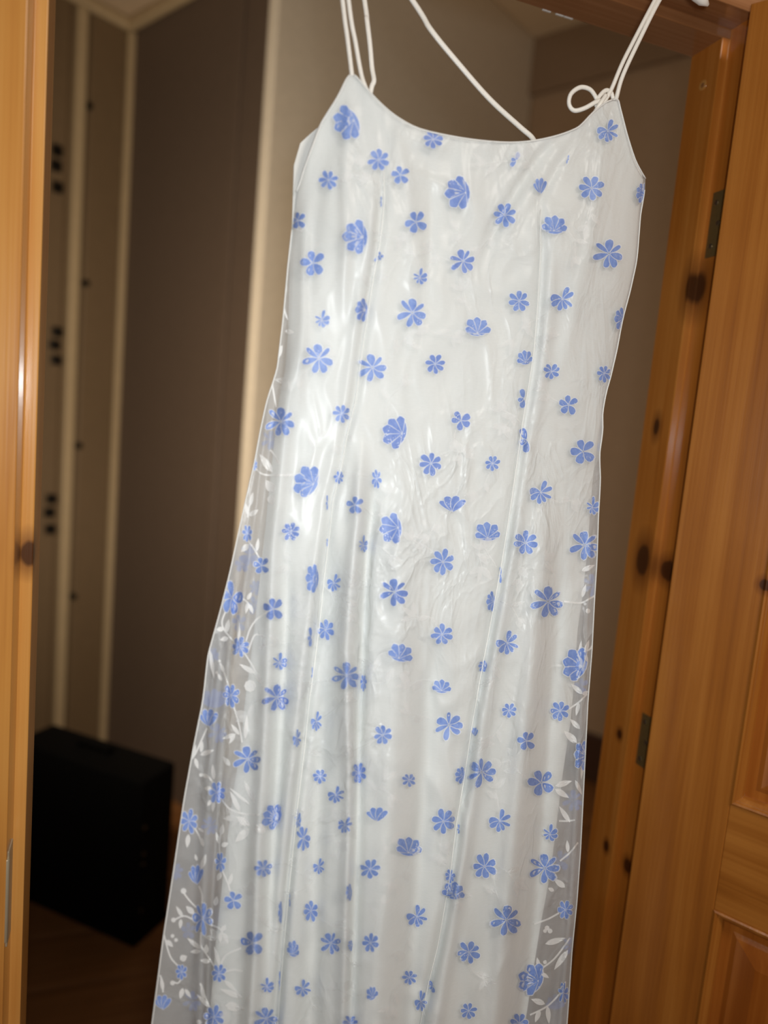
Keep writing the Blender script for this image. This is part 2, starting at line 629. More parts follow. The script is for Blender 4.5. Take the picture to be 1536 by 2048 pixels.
post('trim_5', 230, 267, 0.03, M['post_cream'], 'pale upright post in the corner of the dark room')
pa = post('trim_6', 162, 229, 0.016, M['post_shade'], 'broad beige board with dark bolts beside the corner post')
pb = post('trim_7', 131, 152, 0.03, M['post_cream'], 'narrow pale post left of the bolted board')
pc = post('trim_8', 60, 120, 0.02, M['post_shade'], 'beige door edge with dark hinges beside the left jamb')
for (u, v) in ((172, 215), (166, 567), (152, 890), (141, 1190)):
    a, p = on_line(u, v, K1, dA)
    p = p + nA * 0.018
    obj('bolt', cyl_bm(p, nA, 0.013, 0.022, 10, bev=0.003), M['dark_metal'], pa, True)
for (u, v) in ((106, 305), (104, 335), (107, 378), (106, 664), (101, 690), (104, 720), (95, 995), (91, 1022), (93, 1055)):
    a, p = on_line(u, v, K1, dA)
    p = p + nA * 0.026
    obj('hinge_leaf', obox_bm(p - dA * 0.018, AA, 0.036, 0.012, p.z - 0.018, p.z + 0.018, 0.002), M['dark_metal'], pc)

# --- pine door frame
fr = empty('trim_9', (0.4, 0.05, 0))
struct(fr, 'varnished orange pine door frame with a rebate', 'door frame')


# (materials use object coordinates: the frame's parts keep world x,y,z in their own mesh)
def fpart_world(name, bm, mat, par=fr, smooth=False):
    o = obj(name, bm, mat, par, smooth)
    o.matrix_parent_inverse = Matrix.Translation(-Vector(fr.location))
    return o


R_ = 0.0123
jl = fpart_world('side_jamb', prism_bm([(-R_, 0.0), (-R_, 0.0406), (0, 0.0406), (0, 0.0972), (-0.08, 0.0972), (-0.08, 0.0)], 0, HEAD + 0.0006, 'Z', 0.0014), M['pine_left'])
jr = fpart_world('side_jamb', prism_bm([(W + R_, 0.0), (W + 0.08, 0.0), (W + 0.08, 0.0972), (W, 0.0972), (W, 0.0406), (W + R_, 0.0406)], 0, HEAD + 0.0006, 'Z', 0.0014), M['pine_right'])
hj = fpart_world('head_jamb', prism_bm([(0.0, HEAD + R_), (0.0406, HEAD + R_), (0.0406, HEAD), (0.0972, HEAD), (0.0972, HEAD + 0.08), (0.0, HEAD + 0.08)], -0.08, W + 0.08, 'X', 0.0014), M['pine_head'])


for x0, x1, mat_, par_ in ((-0.0795, -R_, 'pine_left', jl), (W + R_, W + 0.0795, 'pine_right', jr)):
    o = obj('jamb_tenon', box_bm((x0, 0.0002, HEAD + 0.0004), (x1, 0.0404, HEAD + R_ + 0.0002)), M[mat_], par_)


def sub(name, bm, mat, par, smooth=False):
    o = obj(name, bm, mat, par, smooth)
    return o


# screw hole ring on the right stop, strike plate on the left rebate
bm = cyl_bm((W - 0.0002, 0.066, 1.951), (1, 0, 0), 0.0065, 0.001, 18)
sub('screw_plug', bm, M['pine_left'], jr)
cyl = cyl_bm((W - 0.0005, 0.066, 1.951), (1, 0, 0), 0.0030, 0.001, 12)
sub('screw_head', cyl, M['pine_head'], jr)
bm = box_bm((-R_ - 0.0002, 0.0045, 0.868), (-R_ + 0.0018, 0.030, 0.978), 0.0008)
sp = sub('strike_plate', bm, M['strike'], jl)
bm = cyl_bm((-R_ - 0.0005, 0.0035, 0.923), (0, 0, 1), 0.0030, 0.096, 12, bev=0.0012)
sub('strike_lip', bm, M['strike'], jl, True)

for (u0, v0, u1, v1) in ((1086, 18, 1103, 23), (1112, 27, 1128, 31), (1129, 32, 1147, 37)):
    xa, xb = at_z(u0, v0, HEAD).x, at_z(u1, v1, HEAD).x
    obj('plaster_chip', box_bm((xa, 0.0962, HEAD - 0.0008), (xb, 0.0990, HEAD + 0.0016), 0.0005), M['white_plastic'], hj)

# --- door leaf, swung 122 degrees towards the viewer
TH = math.radians(122)
piv = Vector((W + R_, -0.006, 0))
co, si = math.cos(TH), math.sin(TH)
corner = piv + Vector((-0.046 * si, 0.046 * co, 0))
dr = empty('door_1', corner, math.radians(302))
struct(dr, 'open varnished pine panel door hinged on the right jamb', 'door')
LW, LT, Z0, Z1 = 0.80, 0.040, 0.012, 2.0
ST = 0.110
# local frame: x along the leaf from the hinge, y thickness, z up
obj('stile', box_bm((0, 0, Z0), (ST, LT, Z1), 0.0016), M['pine_stile'], dr)
obj('stile', box_bm((LW - ST, 0, Z0), (LW, LT, Z1), 0.0016), M['pine_stile'], dr)
rails = [(Z0, 0.235), (0.872, 1.018), (1.885, Z1)]
for a, b in rails:
    obj('rail', box_bm((ST, 0.0006, a), (LW - ST, LT - 0.0006, b), 0.0008), M['pine_rail'], dr)
mun = ((LW - 0.10) / 2, (LW + 0.10) / 2)
for a, b in ((0.235, 0.872), (1.018, 1.885)):
    obj('muntin', box_bm((mun[0], 0.0006, a), (mun[1], LT - 0.0006, b), 0.0008), M['pine_stile'], dr)


def panel_bm(x0, x1, z0, z1):
    """Raised and fielded panel: thin margin, sloped shoulder, flat field, both faces."""
    b = bmesh.new()
    for sgn, base in ((1, 0.012), (-1, LT - 0.012)):
        rings = [(0.0, 0.0), (0.024, 0.0), (0.030, -0.003), (0.056, -0.0085), (0.058, -0.0085)]
        prev = None
        for ins, dy in rings:
            yy = base + sgn * dy
            q = [b.verts.new((x0 + ins, yy, z0 + ins)), b.verts.new((x1 - ins, yy, z0 + ins)),
                 b.verts.new((x1 - ins, yy, z1 - ins)), b.verts.new((x0 + ins, yy, z1 - ins))]
            if prev:
                for i in range(4):
                    b.faces.new((prev[i], prev[(i + 1) % 4], q[(i + 1) % 4], q[i]))
            prev = q
        b.faces.new(prev)
    bmesh.ops.recalc_face_normals(b, faces=b.faces)
    return b


def bead_bm(x0, x1, z0, z1, face):
    """Moulding round the opening: a rounded bead swept round the four sides, mitred."""
    b = bmesh.new()
    prof = [(0.0, -0.0012), (0.0022, -0.0024), (0.0046, -0.0016), (0.0058, 0.0008), (0.0072, 0.0012), (0.011, 0.0048), (0.0125, 0.0095), (0.0125, 0.013), (0.0, 0.013)]
    loops = []
    for ins, dy in prof:
        yy = dy if face > 0 else LT - dy
        loops.append([b.verts.new(p) for p in ((x0 + ins, yy, z0 + ins), (x1 - ins, yy, z0 + ins), (x1 - ins, yy, z1 - ins), (x0 + ins, yy, z1 - ins))])
    n = len(loops)
    for k in range(n):
        a, c = loops[k], loops[(k + 1) % n]
        for i in range(4):
            b.faces.new((a[i], a[(i + 1) % 4], c[(i + 1) % 4], c[i]))
    bmesh.ops.recalc_face_normals(b, faces=b.faces)
    return b


for x0, x1 in ((ST, mun[0]), (mun[1], LW - ST)):
    for z0, z1 in ((0.235, 0.872), (1.018, 1.885)):
        obj('panel', panel_bm(x0, x1, z0, z1), M['pine_panel'], dr)
        obj('panel_bead', bead_bm(x0, x1, z0, z1, 1), M['pine_stile'], dr)
        obj('panel_bead', bead_bm(x0, x1, z0, z1, -1), M['pine_stile'], dr)
# lever handles on the latch stile
for side in (-1, 1):
    yb = 0 if side < 0 else LT
    hnd = obj('door_handle', box_bm((LW - 0.075, min(yb, yb + side * 0.006), 0.90), (LW - 0.037, max(yb, yb + side * 0.006), 1.08), 0.003), M['steel'], dr)
    bm = cyl_bm((LW - 0.056, yb + side * 0.022, 1.03), (0, 1, 0), 0.008, 0.04, 14)
    cyl_bm((LW - 0.106, yb + side * 0.042, 1.03), (1, 0, 0), 0.008, 0.12, 14, bm=bm, bev=0.003)
    obj('lever', bm, M['steel'], hnd, True)
# hinges: a leaf in the jamb's rebate, a leaf on the door's edge, a knuckle between
for z0, z1 in ((1.719, 1.804), (0.998, 1.076), (0.20, 0.285)):
    zc = (z0 + z1) / 2
    h = obj('hinge', box_bm((W + R_ - 0.0016, 0.001, z0), (W + R_ + 0.0008, 0.031, z1), 0.0006), M['brass'], jr)
    for dz in (-0.028, 0.0, 0.028):
        bm = cyl_bm((W + R_ - 0.0018, 0.019 + (0.004 if dz else -0.004), zc + dz), (1, 0, 0), 0.0035, 0.0014, 12, bev=0.0004)
        obj('screw', bm, M['steel'], jr)
    bm = cyl_bm((W + R_, -0.006, zc), (0, 0, 1), 0.0048, z1 - z0, 14, bev=0.001)
    obj('hinge_knuckle', bm, M['brass'], jr, True)
    bm = box_bm((-0.0018, 0.008, z0), (0.0006, LT - 0.001, z1), 0.0004)
    obj('hinge_leaf', bm, M['brass'], dr)

# ================================================================ BLACK CASE
bc = empty('hard_case', (0.152, 1.073, 0), math.radians(48.5))
tag(bc, 'black upright hard case standing on the floor at lower left', 'case')
obj('body', box_bm((0.0, 0.0, 0.006), (0.138, 0.46, 0.475), 0.010, 3), M['case_black'], bc, False)
bm = box_bm((-0.002, -0.002, 0.0), (0.140, 0.462, 0.02), 0.006)
obj('base_rim', bm, M['case_black'], bc)
for zz in (0.10, 0.235, 0.265, 0.34):
    obj('stud', cyl_bm((0.018, -0.0015, zz), (0, 1, 0), 0.0055, 0.004, 10, bev=0.001), M['stud'], bc, True)
hb = obj('carry_handle', box_bm((0.055, 0.17, 0.492), (0.083, 0.29, 0.502), 0.004), M['case_black'], bc)
for yy in (0.175, 0.275):
    obj('handle_post', box_bm((0.058, yy, 0.472), (0.080, yy + 0.012, 0.494), 0.002), M['case_black'], bc)

# ================================================================ DRESS
Y0 = -0.062                      # plane the dress hangs in, just in front of the frame
VB = 2420                        # hem, below the picture

L_t = smooth_table([(250, 597), (300, 595), (380, 593), (450, 584), (530, 575), (640, 565), (740, 553), (800, 533), (860, 520), (920, 509), (1020, 486), (1140, 460),
                    (1220, 440), (1310, 415), (1400, 405), (1500, 385), (1600, 367), (1750, 345), (1880, 325), (2048, 303), (2420, 250)], k=3)
R_t = smooth_table([(200, 1291), (355, 1291), (390, 1290), (420, 1283), (520, 1275), (580, 1262), (640, 1246), (700, 1235), (760, 1221), (790, 1212), (830, 1206), (860, 1207),
                    (910, 1200), (960, 1202), (1030, 1198), (1120, 1195), (1200, 1190), (1300, 1185), (1400, 1177), (1500, 1172), (1600, 1167), (1700, 1162),
                    (1800, 1155), (1900, 1145), (2048, 1135), (2420, 1105)], k=2)
LL_t = smooth_table([(250, 600), (380, 597), (450, 588), (520, 581), (660, 577), (740, 570), (810, 556), (860, 551), (960, 540), (1060, 530), (1160, 520), (1260, 508),
                     (1330, 500), (1400, 490), (1500, 480), (1600, 464), (1760, 445), (1900, 430), (2048, 418), (2400, 385)], k=3)
LR_t = smooth_table([(200, 1287), (355, 1287), (420, 1279), (520, 1271), (580, 1258), (640, 1242), (700, 1231), (760, 1216), (800, 1206), (850, 1200), (880, 1195), (960, 1185),
                     (1100, 1175), (1200, 1164), (1260, 1155), (1350, 1150), (1450, 1140), (1550, 1125), (1650, 1113), (1750, 1100), (1850, 1081), (1950, 1065),
                     (2048, 1050), (2400, 990)], k=3)

TOP = [(592, 384), (600, 365), (608, 338), (625, 292), (640, 252), (650, 234), (675, 194), (692, 160), (700, 150), (708, 150), (716, 157), (740, 185), (770, 215), (800, 238),
       (840, 258), (900, 272), (960, 281), (1020, 285), (1070, 281), (1115, 271), (1150, 258), (1165, 247), (1185, 226), (1210, 206), (1226, 199), (1236, 200), (1240, 214),
       (1248, 245), (1256, 275), (1270, 318), (1282, 342), (1291, 357)]

# creases and folds: (points (v, u)), amplitude in metres (+ towards the viewer), half width in pixels
def pl(*p):
    return smooth_table([(v, u) for u, v in p], k=4)


FOLDS = [
    # left princess seam: valley and the ridge beside it
    (pl((762, 300), (765, 400), (757, 480), (742, 560), (730, 640), (718, 720), (708, 800), (690, 870), (680, 930), (662, 1000), (655, 1070), (645, 1150), (635, 1250), (625, 1330),
        (615, 1400), (605, 1500), (590, 1620), (572, 1800), (558, 1960), (540, 2200)), 300, 2400, -0.0075, 11),
    (pl((748, 400), (720, 640), (695, 820), (672, 930), (640, 1100), (610, 1300), (590, 1500), (560, 1750), (535, 2048)), 380, 2400, 0.004, 16),
    # right princess seam
    (pl((1090, 330), (1085, 410), (1085, 500), (1080, 600), (1072, 700), (1060, 780), (1050, 840), (1043, 890), (1030, 980), (1018, 1060), (1005, 1140), (990, 1220), (975, 1300),
        (960, 1380), (945, 1470), (932, 1560), (918, 1640), (903, 1760), (880, 1890), (860, 1970), (845, 2048), (800, 2300)), 380, 2400, -0.0055, 10),
    (pl((1108, 480), (1098, 640), (1082, 760), (1062, 880), (1042, 1000), (1022, 1140), (1000, 1260), (975, 1400), (955, 1540), (930, 1700), (905, 1860), (872, 2048)), 460, 2400, 0.0045, 13),
    # bright ridges of the skirt
    (pl((722, 900), (714, 1050), (700, 1180), (692, 1300), (694, 1420), (700, 1540), (702, 1660), (695, 1800), (690, 2048)), 860, 2400, 0.010, 15),
    (pl((748, 980), (735, 1100), (728, 1250), (722, 1380), (716, 1500), (712, 1700), (706, 1900), (700, 2048)), 940, 2400, -0.009, 12),
    (pl((660, 1150), (650, 1350), (640, 1500), (630, 1700), (622, 2048)), 1050, 2400, -0.008, 26),
    (pl((590, 700), (575, 800), (560, 960), (545, 1100), (540, 1250), (532, 1400), (525, 1550), (515, 1700), (510, 1900), (500, 2048)), 640, 2400, 0.008, 15),
    (pl((575, 1180), (565, 1400), (555, 1600), (545, 1800), (535, 2048)), 1100, 2400, -0.006, 14),
    (pl((805, 1000), (800, 1200), (790, 1400), (780, 1600), (765, 1800), (750, 2048)), 980, 2400, 0.008, 34),
    (pl((860, 1300), (850, 1500), (838, 1700), (820, 2048)), 1250, 2400, -0.006, 24),
    (pl((1085, 1050), (1070, 1250), (1055, 1400), (1040, 1560), (1025, 1700), (1010, 1850), (990, 2048)), 980, 2400, 0.009, 22),
    (pl((1120, 1150), (1110, 1300), (1095, 1500), (1080, 1700), (1060, 1900), (1040, 2048)), 1080, 2400, -0.005, 18),
    (pl((440, 1350), (425, 1500), (412, 1700), (400, 2048)), 1250, 2400, 0.006, 12),
    (pl((475, 1150), (455, 1350), (440, 1550), (425, 1800), (410, 2048)), 1080, 2400, -0.005, 9),
    (pl((540, 760), (525, 900), (515, 1000), (498, 1120), (478, 1260), (455, 1400)), 740, 1400, 0.004, 7),
    (pl((1180, 1100), (1172, 1300), (1160, 1500), (1150, 1700), (1138, 1900), (1120, 2048)), 1000, 2400, 0.004, 9),
    # bodice
    (pl((702, 165), (694, 260), (690, 340), (692, 470), (688, 600)), 170, 660, 0.0045, 13),
    (pl((668, 250), (640, 360), (625, 480), (612, 600)), 260, 660, -0.003, 16),
    (pl((612, 420), (607, 560), (604, 700), (596, 800)), 400, 860, 0.0045, 11),
    (pl((1135, 262), (1088, 300), (1052, 350), (1022, 400), (990, 450), (968, 520)), 258, 560, -0.006, 15),
    (pl((1165, 262), (1122, 320), (1090, 380), (1062, 430)), 258, 470, -0.004, 12),
    (pl((1212, 260), (1200, 380), (1180, 500), (1150, 620), (1128, 720)), 240, 760, 0.004, 16),
    (pl((765, 220), (800, 300), (818, 380), (824, 470), (838, 560)), 220, 600, 0.003, 16),
    (pl((855, 300), (862, 400), (860, 500), (848, 600)), 290, 640, -0.003, 14),
    (pl((940, 300), (952, 420), (965, 520)), 300, 560, 0.003, 26),
]


def sstep(a, b, x):
    t = max(0.0, min(1.0, (x - a) / (b - a)))
    return t * t * (3 - 2 * t)


def base_h(u, v):
    """Smooth fullness of the hanging dress in front of its plane."""
    L, R = L_t(v), R_t(v)
    # the skirt's flared sheer sides hang flat beyond the lining's fuller tube
    L, R = L + 0.8 * (LL_t(v) - L), R - 0.8 * (R - LR_t(v))
    s = max(0.0, min(1.0, (u - L) / (R - L)))
    q = abs(2 * s - 1)
    g = sstep(600, 1100, v)
    prof = max(0.0, 1 - q ** (3.2 - 0.6 * g)) ** (0.62 + 0.38 * g)
    T = 0.026 + 0.010 * sstep(800, 2500, v)
    h = T * prof
    h += 0.010 * math.exp(-(((u - 720) / 105) ** 2 + ((v - 450) / 130) ** 2)) * prof
    h += 0.010 * math.exp(-(((u - 1140) / 105) ** 2 + ((v - 470) / 130) ** 2)) * prof
    return h, prof


def top_v(u):
    return float(np.interp(u, [p[0] for p in TOP], [p[1] for p in TOP]))


def fold_h(u, v, k=1.0):
    h = 0.0
    for f, v0, v1, amp, wd in FOLDS:
        if v < v0 - 60 or v > v1 + 60:
            continue
        g = (u - f(v)) / wd
        if abs(g) > 3:
            continue
        h += amp * math.exp(-g * g) * sstep(v0 - 20, v0 + 120, v) * (1 - sstep(v1 - 120, v1 + 20, v))
    return h * k * (1.1 + 0.9 * sstep(800, 1500, v))


def wrinkle(u, v):
    p = Vector((u / 95.0, v / 165.0, 0.3))
    q = Vector((noise.noise(p * 1.3 + Vector((7, 1, 2))), noise.noise(p * 1.3 + Vector((3, 9, 4))), 0)) * 0.9
    r = 1 - abs(noise.noise(p * 1.25 + q)) * 2.6
    big = noise.noise(p * 0.6 + q * 0.6)
    mid = math.exp(-((u - 900) / 190.0) ** 2)
    return (0.0028 * max(r, -0.4) * (0.40 + 0.60 * mid)) + 0.0016 * big


def H(u, v, off=0.0):
    b, prof = base_h(u, v)
    e = max(0.0, min(1.0, (u - L_t(v)) / 14.0, (R_t(v) - u) / 14.0))
    return b + (fold_h(u, v) + wrinkle(u, v)) * e + off


def YD(v):
    """The skirt swings a little forward towards its hem."""
    return Y0 - 0.085 * sstep(500, 2600, v)


def SURF(u, v, off=0.0):
    return at_y(u, v, YD(v) - H(u, v, off))


dress = empty('dress', at_y(830, 1000, Y0).xyz * 1.0)
DO = Vector(dress.location)
tag(dress, 'white sheer strappy dress with small blue flowers hanging in the doorway', 'dress')


def dpart(name, vs, fs, mat, parent=None, **kw):
    p = parent or dress
    return pyobj(name, [Vector(v) - DO for v in vs], fs, mat, p, **kw)


# ---- sheer front layer
def grid(nu, nv, top, left, right, fn, vend, dense=None):
    vs, fs = [], []
    for j in range(nv + 1):
        t = j / nv
        for i in range(nu + 1):
            s = i / nu
            vt = top(s)
            v = vt + (vend - vt) * t
            u = left(v) + (right(v) - left(v)) * s
            vs.append(fn(u, v, s))
    for j in range(nv):
        for i in range(nu):
            a = j * (nu + 1) + i
            fs.append((a, a + nu + 1, a + nu + 2, a + 1))
    return vs, fs


def contour(pts, left, right):
    tab = sorted(((u - left(v)) / (right(v) - left(v)), v) for u, v in pts)
    xs = [max(0, min(1, a)) for a, _ in tab]
    ys = [b for _, b in tab]
    return lambda s: float(np.interp(s, xs, ys))


TOPS = contour(TOP, L_t, R_t)
vs, fs = grid(200, 340, TOPS, L_t, R_t, lambda u, v, s: SURF(u, v), VB)
front = dpart('sheer_overlay', vs, fs, M['organza'])
front['label'] = 'sheer white organza front layer'

# ---- lining, front half: follows the overlay a few millimetres behind it, rounding back at its own sides
def lin_front(u, v, s):
    L, R = LL_t(v), LR_t(v)
    q = abs(2 * s - 1)
    pr = max(0.0, 1 - q ** 22) ** 0.5
    b, prof = base_h(u, v)
    h = (b + 0.55 * fold_h(u, v) + 0.4 * wrinkle(u, v)) * pr - 0.0035 * (0.25 + 0.75 * sstep(0, 60, v - top_v(u)))
    h = min(h, H(u, v) - 0.0012)
    return at_y(u, v, YD(v) - h)


TOPL = contour([(u, v + 2) for u, v in TOP], LL_t, LR_t)
vs, fs = grid(150, 230, TOPL, LL_t, LR_t, lin_front, VB - 30)
lining = dpart('lining', vs, fs, M['satin'])
lining['label'] = 'opaque white satin lining'

# ---- lining, back half, with the back neckline that shows at the left armhole
BK = [(590, 330), (592, 312), (600, 287), (620, 268), (642, 250), (664, 262), (700, 290), (760, 318), (860, 332), (1000, 338), (1120, 330), (1200, 345), (1260, 372), (1288, 384)]
BKL = smooth_table([(250, 590), (330, 588), (450, 584), (520, 580), (660, 577), (740, 570), (810, 556), (860, 551), (960, 540), (1060, 530), (1160, 520), (1260, 508),
                    (1330, 500), (1400, 490), (1500, 480), (1600, 464), (1760, 445), (1900, 430), (2048, 418), (2400, 385)], k=2)


def lin_back(u, v, s):
    q = abs(2 * s - 1)
    pr = max(0.0, 1 - q ** 4) ** 0.6
    return at_y(u, v, YD(v) + 0.004 + 0.012 * pr + 0.002 * noise.noise(Vector((u / 60, v / 150, 5))))


vs, fs = grid(60, 120, contour(BK, BKL, LR_t), BKL, LR_t, lin_back, VB - 30)
o = dpart('back_lining', vs, fs, M['satin'])

# ---- sheer back layer
BK2 = [(u, v + 3) for u, v in BK]
BL = smooth_table([(250, 588)] + [(v, L_t(v) + 1) for v in range(460, 2430, 40)], k=1)
BR = smooth_table([(250, 1288)] + [(v, R_t(v) - 1) for v in range(400, 2430, 40)], k=1)


def sheer_back(u, v, s):
    q = abs(2 * s - 1)
    pr = max(0.0, 1 - q ** 3) ** 0.6
    wob = 0.004 * math.sin(u / 11.0 + v / 160.0) * sstep(500, 1000, v) + 0.003 * noise.noise(Vector((u / 40, v / 120, 9)))
    return at_y(u, v, YD(v) + 0.007 + (0.017 + wob) * pr)


vs, fs = grid(150, 160, contour(BK2, BL, BR), BL, BR, sheer_back, VB)
back = dpart('sheer_back_layer', vs, fs, M['organza_back'])
back['label'] = 'sheer white organza back layer'

# ---- bound neckline and armhole edge, side seams
def cord_on(name, pts, r, mat, parent, off=0.0, n=3, seg=6):
    P = [SURF(u, v, off) - DO for u, v in pts]
    return tube(name, P, r, mat, parent, seg=seg, n=n)


cord_on('neckline_edge', [(u, v) for u, v in TOP[9:25]], 0.0009, M['satin'], dress, 0.0003)
cord_on('armhole_edge', TOP[:9], 0.0008, M['satin'], dress, 0.0003)
cord_on('armhole_edge', TOP[24:], 0.0008, M['satin'], dress, 0.0003)
cord_on('side_seam', [(L_t(v) + 1, v) for v in range(460, VB, 25)], 0.0007, M['satin'], dress, 0.0, 2)
cord_on('side_seam', [(R_t(v) - 1, v) for v in range(380, VB, 25)], 0.0007, M['satin'], dress, 0.0, 2)
f1 = FOLDS[2][0]
cord_on('princess_seam', [(f1(v) - 4, v) for v in range(420, VB, 25)], 0.0006, M['satin'], dress, 0.0012, 2)
f0 = FOLDS[0][0]
cord_on('princess_seam', [(f0(v) + 4, v) for v in range(330, VB, 25)], 0.0006, M['satin'], dress, 0.0008, 2)

# ---- straps: twin cords in front, one folded cord and the crossed tie behind
HY = Y0 + 0.004


def cord(name, pts, r, flat=0.75, y=Y0 - 0.004, seg=10):
    P = []
    for q in pts:
        if isinstance(q, Vector):
            P.append(q - DO)
        elif len(q) == 2:
            P.append(at_y(q[0], q[1], y) - DO)
        else:
            P.append(at_y(q[0], q[1], q[2]) - DO)
    return tube(name, P, r, M['strap'], dress, seg=seg, flat=flat)


hx = 0.430
hc = Vector((hx, HY, 2.052))
tip = at_y(1415, 22, HY)
hw = tip.x - hx


def armz(x):
    return hc.z - abs((x - hx) / hw) ** 1.35 * (hc.z - tip.z - 0.006)


def over_arm(x):
    """Strap points passing over the hanger arm at x: front, top, back."""
    z = armz(x)
    return [Vector((x, HY - 0.0095, z - 0.004)), Vector((x, HY - 0.006, z + 0.0095)), Vector((x, HY, z + 0.0135)), Vector((x, HY + 0.006, z + 0.0095)), Vector((x, HY + 0.0095, z - 0.004))]


Zs = Y0 - 0.008


def meet(u0, v0, u1, v1):
    """x at which the strap's line, carried on upwards, reaches the hanger arm."""
    k = 0.0
    while k < 6:
        p = at_y(u1 + (u1 - u0) * k, v1 + (v1 - v0) * k, HY)
        if p.z > armz(p.x) - 0.004:
            break
        k += 0.02
    return p.x


X3 = meet(736, 60, 729, 0)
X4 = meet(862, 60, 823, -2)
cord('strap', [(707, 164, Y0 - 0.001), (704, 150, Zs), (700, 118, Zs), (694, 70, Zs), (685, 0, Zs)] + over_arm(meet(694, 70, 685, 0)), 0.0023)
cord('strap', [(740, 190, Y0), (730, 172, Zs + 0.002), (722, 146, Zs + 0.003), (711, 85, Zs + 0.003), (697, 0, Zs + 0.002)] + over_arm(meet(706, 70, 697, 0)), 0.0023)
cord('strap', [(741, 186, Y0 + 0.004), (744, 172, Y0 + 0.004), (748, 160, Y0 + 0.004), (744, 135, Y0 + 0.006), (740, 90, Y0 + 0.006), (734, 40, Y0 + 0.007), (729, 0, Y0 + 0.010), Vector((X3, HY + 0.0125, armz(X3) - 0.004)), Vector((X3 - 0.001, HY + 0.0090, armz(X3) + 0.010))], 0.0025, 0.5)
cord('strap', [(1074, 292, Y0 + 0.010), (1063, 274, Y0 + 0.006), (1040, 254, Y0 + 0.006), (980, 199, Y0 + 0.006), (920, 131, Y0 + 0.007), (862, 60, Y0 + 0.008), (823, -2, Y0 + 0.012), Vector((X4, HY + 0.0125, armz(X4) - 0.004)), Vector((X4 - 0.006, HY + 0.0090, armz(X4) + 0.010))], 0.0029, 0.6)
cord('strap', [(1229, 212, Y0 - 0.001), (1233, 195, Zs), (1246, 150, Zs), (1281, 75, Zs), (1319, 0, Zs)] + over_arm(meet(1281, 75, 1319, 0)), 0.0025)
cord('strap', [(1196, 215, Zs), (1207, 205, Zs - 0.001), (1222, 180, Zs), (1243, 130, Zs), (1266, 84, Zs), (1310, 0, Zs)] + over_arm(meet(1281, 75, 1319, 0) - 0.0065), 0.0024)
cord('tie_end', [(1212, 190, Zs - 0.004), (1200, 208, Zs - 0.006), (1186, 230, Zs - 0.004), (1168, 250, Y0 - 0.001), (1160, 258, Y0 + 0.002)], 0.0024)
cord('bow_loop', [(1200, 201, Zs - 0.003), (1190, 205, Zs - 0.004), (1168, 217, Zs - 0.004), (1148, 221, Zs - 0.003), (1138, 208, Zs - 0.002), (1142, 188, Zs - 0.001), (1160, 175, Zs), (1178, 178, Zs), (1189, 190, Zs), (1196, 206, Zs)], 0.0024, 0.7)
cord('bow_loop', [(1196, 218, Zs - 0.001), (1192, 206, Zs - 0.001), (1201, 190, Zs), (1212, 181, Zs + 0.001), (1222, 185, Zs + 0.002), (1226, 198, Zs + 0.002)], 0.0024, 0.7)

# ---- flowers
random.seed(11)


def blob(cx, cy, ang, ln, wd, notch=0.0, n=9, curve=0.0):
    """Petal outline in pixels: root at (cx, cy), pointing along ang."""
    pts = []
    ca, sa = math.cos(ang), math.sin(ang)
    for k in range(n * 2 + 1):
        t = k / (n * 2)
        s = 1 - abs(2 * t - 1)                 # 0 root .. 1 tip .. 0 root
        side = 1 if t < 0.5 else -1
        x = ln * s
        wv = wd * 2.0 * max(0.0, s + 0.02) ** 0.85 * max(0.0, 1.0 - s) ** 0.48 * side
        if s >= 1:
            x = ln * (1 - notch)
        yv = wv + curve * s * s * ln
        pts.append((cx + ca * x - sa * yv, cy - (sa * x + ca * yv)))
    return pts


def wedge(cx, cy, ang, ln, half):
    """Fan lobe: straight sides spreading from a blunt root, rounded tip."""
    pts = []
    for q, k in ((0.06, 1), (0.35, 1.12), (0.62, 1.12), (0.84, 1.05)):
        pts.append((cx + math.cos(ang + half * k) * ln * q, cy - math.sin(ang + half * k) * ln * q))
    for j in range(-2, 3):
        q = 1.0 - 0.05 * abs(j) ** 1.3
        pts.append((cx + math.cos(ang - half * 0.42 * j) * ln * q, cy - math.sin(ang - half * 0.42 * j) * ln * q))
    for q, k in ((0.84, 1.05), (0.62, 1.12), (0.35, 1.12), (0.06, 1)):
        pts.append((cx + math.cos(ang - half * k) * ln * q, cy - math.sin(ang - half * k) * ln * q))
    return pts


